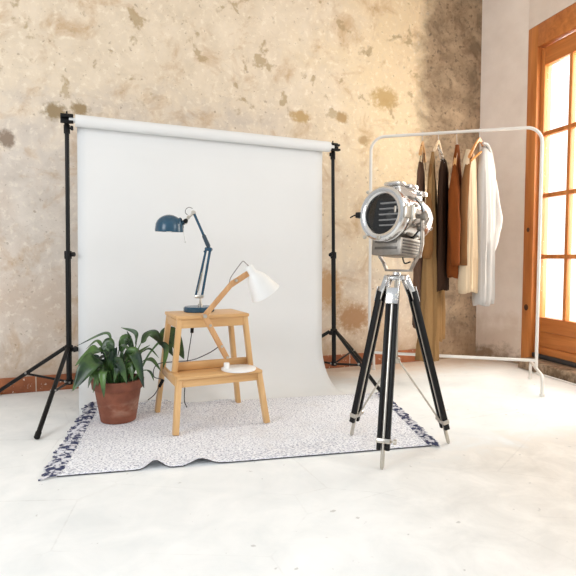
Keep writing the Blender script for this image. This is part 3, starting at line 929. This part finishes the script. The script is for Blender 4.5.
# ------------------------------------------------------------------ chrome spotlight on tripod
TC = V((.424, 2.12, 0)); HZ = .915
HC = V((TC.x + .004, TC.y, HZ))
sl = thing('studio_spotlight', 'chrome film-style searchlight on black and chrome tripod at the rug edge', 'lamp', TC, 0)
az = math.radians(-137)
th_ = V((math.cos(az), math.sin(az), 0))
ta = V((math.cos(az), math.sin(az), .085)).normalized()      # lens direction
ts = V((-math.sin(az), math.cos(az), 0)).normalized()       # to the viewer's right
if ts.x < 0: ts = -ts
tz = V((0, 0, 1))
tu = tz - ta * ta.z; tu.normalize()                           # the head's own up
HRm = Matrix((ta, ts, tu)).transposed()
def h(t, s, z): return HC + ta * t + ts * s + tu * z
def hbox(m, t0, t1, s0, s1, z0, z1, b=.003):
    return m.box(h((t0 + t1) / 2, (s0 + s1) / 2, (z0 + z1) / 2), (abs(t1 - t0), abs(s1 - s0), abs(z1 - z0)), HRm, b)
m = MB()
m.lathe([(.070, .082), (.070, .088), (.055, .089), (.050, .0905), (.030, .0905), (.026, .088), (-.040, .088), (-.044, .094), (-.060, .094), (-.064, .090), (-.090, .088), (-.118, .080), (-.138, .064), (-.148, .048), (-.150, .041), (-.164, .039), (-.170, .030), (-.172, 0)], HC, ta, 56)
hs = build(m, 'housing', M_chrome, sl, 28)
m = MB()
m.lathe([(.072, .0835), (.068, .097), (.070, .101), (.078, .103), (.082, .100), (.084, .100), (.088, .1035), (.104, .1035), (.110, .1005), (.114, .094), (.114, .084), (.111, .0775), (.107, .0745), (.098, .0735)], HC, ta, 64)
bz = build(m, 'lens_bezel', M_chrome, sl, 25)
m = MB()
m.lathe([(.098, .0738), (.06, .073), (.02, .066), (-.01, .045), (-.022, 0)], HC, ta, 40); build(m, 'reflector_bowl', simple('dark_bowl', S(46, 44, 44), .3, .7), sl)
g = NT('smoked_lens')
tr = g.n('ShaderNodeBsdfTransparent', {'Color': (.62, .62, .63, 1)}); gl = g.n('ShaderNodeBsdfGlossy', {'Roughness': .03, 'Color': (.8, .8, .8, 1)})
mx = g.n('ShaderNodeMixShader', {0: .07, 1: tr.outputs[0], 2: gl.outputs[0]})
g.t.links.new(mx.outputs[0], g.out.inputs['Surface'])
m = MB(); m.lathe([(.100, .0738), (.103, .05), (.1045, .02), (.105, 0)], HC, ta, 40); build(m, 'lens_glass', g.m, sl, 60)
M_louvre = simple('pale_louvre', S(206, 204, 200), .4)
for zz in (-.042, -.022, -.001, .020, .041):
    m = MB(); half = math.sqrt(.0715 ** 2 - zz ** 2)
    m.bar(h(.088, -half * .30, zz), h(.088, half, zz), .014, .0048, tu, .0005); build(m, 'louvre', M_louvre, sl)
m = MB(); m.ball(h(.04, 0, 0), .022); build(m, 'light_bulb', simple('clear_bulb', S(120, 118, 112), .15), sl)
m = MB(); m.lathe([(.056, .085), (.056, .0955), (.068, .0955), (.068, .085)], HC, ta, 56); build(m, 'dark_groove', M_blackp, sl)  # black ring paints the groove between bezel and housing dark
m = MB(); m.lathe([(-.040, .085), (-.0385, .0892), (-.030, .0892), (-.0285, .085)], HC, ta, 56); build(m, 'dark_recess', M_blackp, hs)  # black ring standing in for a shaded recess round the housing
# latches, hinge and small fittings round the bezel
m = MB()
for a in (math.radians(180), math.radians(132), math.radians(226)):
    c = V((math.cos(a), math.sin(a)))
    R_ = .104
    p = h(.095, c.x * R_, c.y * R_); d = ts * c.x + tu * c.y
    m.cyl(p - d * .004, p + d * .012, .005, 12); m.ball(p + d * .015, .0075, 12)
build_each(m, 'clamp_screw', M_chrome2, bz)
m = MB(); hbox(m, .080, .116, -.120, -.098, -.011, .011, .003); build(m, 'latch', M_blackp, bz)
m = MB(); m.tube(spline([h(.098, -.118, 0), h(.098, -.138, .002), h(.10, -.158, -.006)], 5), .0028, 8); build(m, 'latch_lever', M_blackp, bz)
m = MB(); hbox(m, .045, .110, .098, .112, -.02, .024, .004); m.cyl(h(.07, .113, -.026), h(.07, .113, .03), .006, 12); build(m, 'hinge', M_chrome2, bz)
m = MB(); m.box(h(.112, .066, .012), (.004, .008, .024), HRm, .001); m.cyl(h(.108, 0, -.092), h(.118, 0, -.092), .008, 12); build_each(m, 'bezel_lug', M_chrome2, bz)
# body ribs and bolts
m = MB()
for k in range(12):
    a = k / 12 * 2 * PI + .2
    p = h(-.05, math.cos(a) * .088, math.sin(a) * .088); d = ts * math.cos(a) + tu * math.sin(a)
    m.cyl(p, p + d * .010, .0042, 10)
for k in range(8):
    a = k / 8 * 2 * PI + .2
    p = h(-.140, math.cos(a) * .058, math.sin(a) * .058)
    m.cyl(p, p - ta * .010, .005, 10)
build_each(m, 'bolt', M_chrome2, hs)
m = MB()
for k in range(5):
    a = math.radians(-50 + k * 26)
    d = ts * math.cos(a) + tu * math.sin(a)
    m.bar(h(-.02 + .008 * (k % 2), 0, 0) + d * .089, h(.018, 0, 0) + d * .089, .010, .012, d, .003)
m.box(h(-.085, .060, .03), (.03, .03, .04), HRm, .006)
m.tube(spline([h(-.10, .06, .03), h(-.08, .085, .005), h(-.05, .095, -.02), h(-.02, .092, -.035)], 6), .005, 8)
m.cyl(h(-.01, .085, -.045), h(-.01, .110, -.052), .009, 12)
build(m, 'side_fitting', M_cast, hs)
m = MB(); m.cyl(h(-.155, .03, -.02), h(-.182, .034, -.024), .008, 12); build(m, 'rear_knob', M_cast, hs)
# top vent
m = MB()
hbox(m, -.095, .058, -.042, .042, .070, .102, .006)
hbox(m, -.085, .050, -.034, .034, .102, .114, .004)
vt = build(m, 'vent_chimney', M_chrome, sl, 30)
m = MB(); hbox(m, .008, .060, -.036, .036, .114, .131, .007); hbox(m, -.058, -.006, -.046, .046, .112, .129, .006); hbox(m, -.116, -.070, -.052, .052, .092, .112, .006); build_each(m, 'vent_cap', M_chrome, vt, 30)
# ballast box under the drum
m = MB(); hbox(m, -.078, .068, -.068, .068, -.152, -.084, .005)
bb = build(m, 'ballast_box', M_cast, sl, 30)
m = MB()
for k in range(5):
    hbox(m, -.066, .056, .0675, .0715, -.144 + k * .0115, -.138 + k * .0115, .001)
for k in range(2):
    hbox(m, .0675, .0715, -.05, .05, -.130 + k * .025, -.120 + k * .025, .001)
build(m, 'cooling_fins', simple('dark_cast_metal', S(104, 100, 96), .4, 1.0, .15, 40), bb)
# yoke
def hy(t, s, z): return HC + th_ * t + ts * s + tz * z
HRm = Matrix((th_, ts, tz)).transposed()
m = MB()
yk_ = [(.104, .0), (.106, -.05), (.106, -.105), (.098, -.140), (.074, -.172), (.056, -.205)]
for sgn in (-1, 1):
    for (s0, z0), (s1, z1) in zip(yk_, yk_[1:]):
        m.bar(hy(-.005, sgn * s0, z0), hy(-.005, sgn * s1, z1 - .002), .020, .006, HRm @ V((0, 1, .01)), .002)
m.bar(hy(-.005, -.06, -.206), hy(-.005, .06, -.206), .020, .008, tz, .002)
yo = build(m, 'yoke', M_cast, sl, 30)
m = MB()
for sgn in (-1, 1):
    m.cyl(hy(-.005, sgn * .084, 0), hy(-.005, sgn * .118, 0), .009, 14); m.lathe([(0, 0), (0, .016), (.008, .018), (.016, .014), (.017, 0)], hy(-.005, sgn * .108, 0), ts * sgn, 8)
build_each(m, 'tilt_knob', M_cast, yo)
m = MB(); m.tube(spline([hy(-.03, .0, -.146), hy(-.02, .012, -.168), hy(.0, .035, -.178), hy(.0, .058, -.172)], 6), .003, 8); build(m, 'head_cable', M_blackp, yo)
# tripod
zt_ = HZ - .21
m = MB(); m.lathe([(0, 0), (0, .038), (.004, .044), (.018, .044), (.022, .036), (.022, .016), (.032, .014), (.032, 0)], V((TC.x, TC.y, zt_ - .034)), tz, 36); cr = build(m, 'crown', M_chrome, sl, 30)
m = MB(); m.cyl(V((TC.x, TC.y, zt_ - .034)), V((TC.x, TC.y, .345)), .009, 16); build(m, 'centre_column', M_chrome2, sl)
m = MB(); m.lathe([(0, 0), (0, .014), (.004, .017), (.020, .017), (.024, .012), (.024, 0)], V((TC.x, TC.y, .345)), tz, 20); build(m, 'spreader_hub', M_chrome2, sl)
for k in range(3):
    a = -.3617 + k * 2 * PI / 3
    ft = on_floor(*((381.8, 469.5), (448.6, 443.6), (351.2, 437))[k])
    if k == 2: ft.z = .0062
    d = (ft - TC); d.z = 0; d.normalize(); s = V((-d.y, d.x, 0))
    top = TC + d * .060 + V((0, 0, zt_ - .060))
    dr = (ft - top).normalized()
    # bracket from crown to leg head
    m = MB()
    for sg in (-1, 1):
        m.bar(TC + d * .032 + s * sg * .019 + V((0, 0, zt_ - .016)), top + dr * .055 + s * sg * .0195, .020, .004, s, .001)
    m.cyl(TC + d * .040 - s * .024 + V((0, 0, zt_ - .024)), TC + d * .040 + s * .024 + V((0, 0, zt_ - .024)), .005, 12)
    front = s.cross(dr)
    if front.dot(d) < 0: front = -front
    m.bar(top + dr * .002 + front * .012, top + dr * .064 + front * .0135, .046, .004, front, .0015)
    lgp = build(m, 'leg_bracket', M_chrome, cr, 30)
    Ll = (ft - top).length
    m = MB()
    for sg in (-1, 1):
        m.bar(top + dr * .018 + s * sg * .0165, top + dr * (Ll * .90) + s * sg * .0165, .0145, .022, front, .003)
    lg = build(m, 'leg', M_black, sl)
    m = MB(); m.tube([top + dr * .06, top + dr * (Ll * .86)], .0085, 12); build(m, 'inner_rod', M_chrome2, lg)
    m = MB(); m.tube([top + dr * (Ll * .86), ft - dr * .01 - front * .0, ft - dr * .0], [.0078, .0078, .004], 12); build(m, 'foot_rod', M_chrome2, lg)
    cl = top + dr * (Ll * .85)
    m = MB(); m.bar(cl - dr * .009, cl + dr * .009, .052, .027, front, .003); m.cyl(cl + s * (.024 if k != 2 else -.024), cl + s * (.040 if k != 2 else -.040), .004, 10); m.cyl(cl + s * (.036 if k != 2 else -.036), cl + s * (.046 if k != 2 else -.046), .010, 12); build(m, 'leg_clamp', M_chrome2, lg)
    m = MB()
    for sg in (-1, 1):
        m.cyl(top + dr * .030 + front * .010 + s * sg * .0165, top + dr * .030 + front * .017 + s * sg * .0165, .004, 10)
        m.cyl(top + dr * .048 + front * .010 + s * sg * .0165, top + dr * .048 + front * .017 + s * sg * .0165, .004, 10)
    build_each(m, 'bolt', M_chrome2, lg)
    m = MB(); m.tube([V((TC.x, TC.y, .356)) + d * .012, cl - d * .014], .0038, 10); build(m, 'spreader_strut', M_chrome2, sl)

# ------------------------------------------------------------------ clothes rack
RA = -.2859
RPr = V((1.4502, 3.1419, 0)); RD = V((-math.cos(RA), -math.sin(RA), 0)); RL = .974
RPl = RPr + RD * RL; RF = V((math.sin(RA), -math.cos(RA), 0)) * -1
RF = V((-(-math.sin(RA)) * 1.0, math.cos(RA), 0)); RF = V((RD.y, -RD.x, 0));
if RF.y > 0: RF = -RF                                    # towards viewer
rk = thing('clothes_rack', 'white tubular metal clothes rack standing before the corner and glazed door', 'clothes rack', RPr.lerp(RPl, .5), 0)
RZ, BZ, FT = 1.503, .158, .112
def arc(c, a, b, n=8):  # quarter from c+a to c+b
    return [c + a * math.cos(i / n * PI / 2) + b * math.sin(i / n * PI / 2) for i in range(n + 1)]
rc = .085
m = MB(); m.tube([RPl + V((0, 0, FT - .005))] + [V((RPl.x, RPl.y, RZ - rc - .2))] + arc(RPl - RD * rc + V((0, 0, RZ - rc)), RD * rc, tz * rc) + arc(RPr + RD * rc + V((0, 0, RZ - rc)), tz * rc, -RD * rc) + [V((RPr.x, RPr.y, 1.0)), RPr + V((0, 0, FT - .005))], .0092, 14)
build(m, 'top_frame', M_white, rk)
m = MB(); m.tube([RPl + V((0, 0, BZ)), RPr + V((0, 0, BZ))], .0092, 14); build(m, 'lower_rail', M_white, rk)
for p in (RPr, RPl):
    m = MB(); rr = .045; hl = .225
    m.tube([p + RF * hl + V((0, 0, .012))] + arc(p + RF * (hl - rr) + V((0, 0, FT - rr)), RF * rr, tz * rr) + arc(p - RF * (hl - rr) + V((0, 0, FT - rr)), tz * rr, -RF * rr) + [p - RF * hl + V((0, 0, .012))], .0092, 14)
    f = build(m, 'foot', M_white, rk)
    m = MB()
    for sg in (-1, 1): m.cyl(p + RF * hl * sg, p + RF * hl * sg + V((0, 0, .016)), .013, 14)
    build_each(m, 'foot_cap', M_white, f)

# ------------------------------------------------------------------ hangers and garments
M_hang = wood('hanger_wood', S(196, 142, 84), S(222, 172, 112), 0, .4, 10)
def hook_pt(t): return RPr + RD * t + V((0, 0, RZ + .0092))
def frame(t, yaw):
    """u along the hanger (to the viewer's right / away), v across it"""
    o = hook_pt(t)
    u = V((math.cos(yaw), math.sin(yaw), 0)); v = V((math.sin(yaw), -math.cos(yaw), 0))
    return o, u, v
def hanger(t, yaw, label, half=.20, drop=.075, mat=None, hk=.065):
    o, u, v = frame(t, yaw)
    th = thing('clothes_hanger', label, 'hanger', o, 0, 'wooden hangers on the rack')
    m = MB()
    pts = []
    for k in range(11):
        a = -.25 * PI + k / 10 * 1.15 * PI
        pts.append(o + v * 0 + RD * math.cos(a) * -.0112 + V((0, 0, -.0092 + math.sin(a) * .0112)))
    pts = pts[::-1]
    m.tube(spline([o + V((0, 0, -hk)), o + V((0, 0, -hk * .6)) + RD * .002] + pts[2:-1:2] , 4), .0018, 8)
    build(m, 'hook', M_steel, th)
    m = MB()
    n = 14
    rings = []
    for i in range(n + 1):
        s = -1 + 2 * i / n
        z = -hk - drop * abs(s) ** 1.35 + .004
        hw = .006 + .004 * abs(s); hh = .013 - .003 * abs(s)
        c = o + u * (s * half) + V((0, 0, z))
        rings.append([c + v * hw * math.cos(2 * PI * k / 10) + tz * hh * math.sin(2 * PI * k / 10) for k in range(10)])
    m.loft(rings, True, True)
    build(m, 'hanger_arm', mat or M_hang, th)
    return o, u, v

def panel(mb, o, u, v, rows, n=56, folds=7, amp=.012, seed=0.0, open_top=True):
    """hanging cloth shell: rows of (z below the rail, left half-width, right half-width, half-thickness[, v shift])"""
    rs = []
    # densify rows
    dense = []
    for (a, b) in zip(rows, rows[1:]):
        K = max(1, int(abs(b[0] - a[0]) / .035))
        for k in range(K): dense.append([a[i] + (b[i] - a[i]) * k / K for i in range(len(a))])
    dense.append(list(rows[-1]))
    z0, z1 = rows[0][0], rows[-1][0]
    for r in dense:
        z, l, rr_, th = r[:4]; sh = r[4] if len(r) > 4 else 0
        g_ = (z - z0) / (z1 - z0)
        ring = []
        for k in range(n):
            a = 2 * PI * k / n
            cu = math.cos(a); su = math.sin(a)
            uu = (rr_ - l) / 2 + (rr_ + l) / 2 * (abs(cu) ** .8) * (1 if cu > 0 else -1)
            f = amp * min(1, .15 + g_ * 1.2) * (math.sin(folds * a + seed + 2.2 * g_) + .6 * math.sin((folds * 2 - 3) * a + seed * 2.3 - 1.5 * g_))
            f2 = amp * .5 * mnoise.noise(V((uu * 12 + seed, su * 2, z * 7)))
            vv = (th + f + f2) * (1 if su > 0 else -1) * (abs(su) ** .75)
            ring.append(o + u * uu + v * (vv + sh) + V((0, 0, -z + .006 * math.sin(3 * a + seed) * g_)))
        rs.append(ring)
    mb.loft(rs)
    return mb
def sleeve(mb, pts, rad, n=14, fl=.7, seed=0.0):
    P = spline(pts, 6)
    N = len(P)
    rs = []
    x = None
    for i, p in enumerate(P):
        t = i / (N - 1)
        k = t * (len(rad) - 1); j = min(int(k), len(rad) - 2)
        r = rad[j] + (rad[j + 1] - rad[j]) * (k - j)
        tg = (P[min(i + 1, N - 1)] - P[max(0, i - 1)]).normalized()
        if x is None: x = tg.cross(V((0, 1, 0))).normalized()
        x = (x - tg * x.dot(tg)).normalized(); y = tg.cross(x)
        rs.append([p + (x * math.cos(2 * PI * q_ / n) + y * math.sin(2 * PI * q_ / n) * fl) * r * (1 + .12 * math.sin(3 * 2 * PI * q_ / n + seed + t * 9) + .08 * math.sin(t * 22 + seed)) for q_ in range(n)])
    mb.loft(rs, False, False)
    return mb

G1 = S(112, 84, 66); 
YA = math.radians(74)
def strap(mb, o, u, v, uu, z0, z1, vv, w_=.012):
    mb.bar(o + u * uu + V((0, 0, -z0)), o + u * uu * 1.1 + v * vv + V((0, 0, -z1)), w_, .003, v, .001)
# 1: taupe brown strappy top
o, u, v = hanger(.6615, math.radians(70), 'wooden hanger furthest from the glazed door, holding the taupe strappy top', .13, drop=.09)
t1 = thing('strappy_top', 'taupe brown strappy top hanging furthest along the rack, partly behind the spotlight', 'top', o - V((0, 0, .08)))
m = MB(); panel(m, o + RD * .008, u, v, [(.185, .075, .065, .008), (.24, .10, .09, .016), (.40, .115, .10, .020), (.75, .12, .11, .024), (1.17, .13, .115, .026)], folds=11, amp=.007, seed=1.0)
build(m, 'bodice', cloth('taupe_fabric', S(96, 72, 58)), t1, 60, solid=.002)
m = MB()
for sg in (-1, 1):
    for vv in (-.010, .010):
        strap(m, o, u, v, sg * .072, .088, .215, vv)
build_each(m, 'shoulder_strap', cloth('taupe_strap', S(96, 72, 58)), t1)
# 2: long khaki dress and dark brown dress on one hanger
o, u, v = hanger(.5685, math.radians(67), 'pale wooden hanger holding both the khaki and dark brown dresses', .16, mat=wood('pale_hanger_wood', S(214, 184, 146), S(232, 206, 170), 0, .4, 10))
t2 = thing('long_dress', 'long khaki beige dress reaching nearly to the floor beside the chrome spotlight', 'dress', o - V((0, 0, .08)))
oA = o + RD * .035
m = MB(); panel(m, oA, u, v, [(.12, .012, .012, .003), (.17, .045, .03, .006), (.30, .085, .05, .016), (.45, .11, .06, .024), (.80, .12, .065, .034), (1.15, .135, .03, .042), (1.28, .14, -.03, .046), (1.37, .145, -.045, .050)], folds=11, amp=.015, seed=2.4)
M_khaki = cloth('khaki_linen', S(150, 116, 76))
build(m, 'dress_body', M_khaki, t2, 60, solid=.002)
m = MB(); panel(m, oA + u * .10 - RD * .035, u, v, [(.42, .04, .035, .012), (.8, .05, .045, .02), (1.27, .055, .05, .026)], folds=6, amp=.010, seed=4.1)
build(m, 'side_panel', M_khaki, t2, 60, solid=.002)
m = MB(); sleeve(m, [oA + u * -.06 + V((0, 0, -.20)), oA + u * -.10 + V((0, 0, -.44)), oA - u * .14 + V((0, 0, -.60)), oA - u * .15 + V((0, 0, -.76))], [.004, .012, .028, .032, .026], seed=1)
build(m, 'sleeve', cloth('tan_sleeve', S(134, 94, 56)), t2, 60, solid=.002)
t3 = thing('dark_dress', 'dark chocolate brown dress hanging between the khaki dress and the rust jumper', 'dress', o - V((0, 0, .1)))
oB = o - RD * .030 + u * .02
m = MB(); panel(m, oB, u, v, [(.17, .07, .05, .010), (.24, .10, .09, .022), (.5, .12, .11, .025), (.95, .13, .12, .028)], folds=11, amp=.006, seed=.4)
build(m, 'dress_body', cloth('dark_brown_fabric', S(58, 39, 28)), t3, 60, solid=.002)
g = NT('lace_strap'); nn = g.noise(g.coord(), 90, 2); g.p(Base_Color=g.mix(g.ramp(nn, .46, .54), S(60, 44, 36), S(236, 228, 216)), Roughness=.9)
m = MB()
for sg in (-1, 1):
    for vv in (-.008, .010):
        m.bar(o + u * sg * .060 + V((0, 0, -.085)), oB + u * sg * .062 + v * vv + V((0, 0, -.195)), .016, .003, v, .001)
build_each(m, 'lace_strap', g.m, t3)
# 3: rust jumper
o, u, v = hanger(.4625, math.radians(66), 'wooden hanger inside the rust brown jumper, third along from the spotlight', .108, drop=.12, hk=.105)
t4 = thing('jumper', 'rust brown knitted jumper hanging between the dark dress and the pale shirt', 'jumper', o - V((0, 0, .08)))
M_rust = cloth('rust_knit', S(116, 60, 23), .2, 140)
m = MB(); panel(m, o, u, v, [(.086, .014, .014, .009), (.16, .072, .072, .013), (.23, .116, .116, .016), (.32, .12, .12, .024), (.45, .12, .12, .032), (.62, .12, .12, .037), (.84, .115, .115, .038), (.87, .105, .105, .032)], folds=8, amp=.007, seed=3.3)
build(m, 'jumper_body', M_rust, t4, 60, solid=.003)
for sg, z1, nm in ((-1, .80, 0), (1, .82, 1)):
    m = MB(); sleeve(m, [o + u * sg * .085 + V((0, 0, -.22)), o + u * sg * .125 + v * .004 + V((0, 0, -.34)), o + u * sg * .155 + v * .012 + V((0, 0, -.55)), o + u * sg * .150 + v * .015 + V((0, 0, -z1))], [.005, .026, .032, .029, .024], seed=sg)
    build(m, 'sleeve', M_rust, t4, 60, solid=.003)
# 4: white shirt with beige top inside
YS = math.radians(50)
o, u, v = hanger(.3365, YS, 'wooden hanger nearest the glazed door, carrying the white shirt', .15, drop=.12, mat=wood('warm_hanger_wood', S(196, 124, 56), S(218, 148, 78), 0, .4, 10))
t5 = thing('shirt', 'loose white long-sleeved shirt hanging nearest the glazed door', 'shirt', o - V((0, 0, .08)))
M_sh = cloth('white_cotton', S(190, 186, 182), .09)
m = MB(); panel(m, o + u * .075 - RD * .010, u, v, [(.085, .03, .04, .010), (.12, .06, .085, .016), (.22, .085, .115, .030), (.5, .085, .11, .040), (.85, .085, .10, .040), (1.0, .09, .095, .044), (1.04, .085, .085, .040)], folds=11, amp=.009, seed=5.0)
build(m, 'shirt_body', M_sh, t5, 60, solid=.002)
m = MB(); sleeve(m, [o + u * .135 + V((0, 0, -.125)), o + u * .205 + V((0, 0, -.30)), o + u * .245 + v * .01 + V((0, 0, -.50)), o + u * .20 + v * .02 + V((0, 0, -.62)), o + u * .14 + v * .02 + V((0, 0, -.76))], [.012, .034, .042, .036, .024], seed=2)
build(m, 'sleeve', M_sh, t5, 60, solid=.002)
m = MB(); m.tube(spline([o + u * .0 + v * .018 + V((0, 0, -.085)), o + u * .035 + v * .03 + V((0, 0, -.088)), o + u * .08 + v * .03 + V((0, 0, -.108)), o + u * .13 + v * .02 + V((0, 0, -.13))], 5), .008, 10); build(m, 'collar', M_sh, t5)
t6 = thing('knit_top', 'beige ribbed top with tan neck edge and shade-toned sleeve hanging inside the open white shirt', 'top', o - V((0, 0, .1)))
m = MB(); panel(m, o - u * .055 + v * .0 + RD * .036, u, v, [(.13, .04, .05, .010), (.20, .06, .075, .024), (.5, .065, .08, .034), (.96, .07, .085, .042)], folds=15, amp=.006, seed=1.7)
build(m, 'top_body', cloth('beige_rib', S(212, 190, 160), .08), t6, 60, solid=.002)
m = MB(); sleeve(m, [o - u * .03 + RD * .012 + V((0, 0, -.095)), o - u * .105 + RD * .026 + V((0, 0, -.22)), o - u * .130 + RD * .035 + V((0, 0, -.46)), o - u * .122 + RD * .035 + V((0, 0, -.80))], [.007, .016, .026, .024], seed=3)
build(m, 'sleeve', cloth('shaded_beige', S(124, 84, 50)), t6, 60, solid=.002)  # beige sleeve, its shade put into the brown colour
m = MB(); m.tube([o - u * .115 + RD * .022 + v * .02 + V((0, 0, -.20)), o - u * .0 + RD * .02 + v * .03 + V((0, 0, -.135))], .006, 8); build(m, 'neck_binding', cloth('tan_binding', S(206, 144, 84)), t6)

# ------------------------------------------------------------------ light
w_ = bpy.data.worlds.new('daylight'); bpy.context.scene.world = w_
w_.use_nodes = True
nt = w_.node_tree; bg = nt.nodes['Background']
tc = nt.nodes.new('ShaderNodeTexCoord'); sx = nt.nodes.new('ShaderNodeSeparateXYZ'); mr = nt.nodes.new('ShaderNodeMapRange'); cm = nt.nodes.new('ShaderNodeMix'); cm.data_type = 'RGBA'
nt.links.new(tc.outputs['Generated'], sx.inputs[0]); nt.links.new(sx.outputs[2], mr.inputs[0])
mr.inputs[1].default_value = -.35; mr.inputs[2].default_value = .5
nt.links.new(mr.outputs[0], cm.inputs['Factor'])
cm.inputs[6].default_value = (.52, .50, .48, 1); cm.inputs[7].default_value = (.90, .95, 1.0, 1)
# the sky beyond the glazed door is far brighter than the rest of the room behind the viewer
dv = nt.nodes.new('ShaderNodeVectorMath'); dv.operation = 'DOT_PRODUCT'
nt.links.new(tc.outputs['Generated'], dv.inputs[0]); dv.inputs[1].default_value = (.75, .66, .05)
m2 = nt.nodes.new('ShaderNodeMapRange'); nt.links.new(dv.outputs['Value'], m2.inputs[0])
m2.inputs[1].default_value = .1; m2.inputs[2].default_value = .6; m2.inputs[3].default_value = 1.0; m2.inputs[4].default_value = 3.0
ml = nt.nodes.new('ShaderNodeVectorMath'); ml.operation = 'SCALE'
nt.links.new(cm.outputs[2], ml.inputs[0]); nt.links.new(m2.outputs[0], ml.inputs['Scale'])
nt.links.new(ml.outputs[0], bg.inputs[0])
bg.inputs[1].default_value = .75

def area(name, loc, target, size, sizey, power, col):
    l = bpy.data.lights.new(name, 'AREA'); l.shape = 'RECTANGLE'; l.size = size; l.size_y = sizey; l.energy = power; l.color = col
    o = bpy.data.objects.new(name, l); C.objects.link(o); o.location = loc
    o.rotation_euler = (V(target) - V(loc)).to_track_quat('-Z', 'Y').to_euler()
    return o
c = dpt(.7, -.5, 1.25)
area('daylight_through_door', c, c + DN * 1.0 + V((0, 0, -.25)), 1.5, 1.9, 85, (1.0, .94, .86))
area('daylight_through_near_window', (2.6, 1.0, 1.7), (.3, 2.6, .6), 1.4, 1.6, 26, (1.0, .95, .88))
area('daylight_through_left_window', (-2.6, -.6, 1.9), (0, 3, .7), 1.6, 1.6, 50, (.95, .975, 1.0))

vs = bpy.context.scene.view_settings
bpy.context.scene.display_settings.display_device = 'sRGB'
vs.view_transform = 'Standard'; vs.look = 'None'; vs.gamma = 1; vs.use_curve_mapping = False
vs.exposure = 0.16
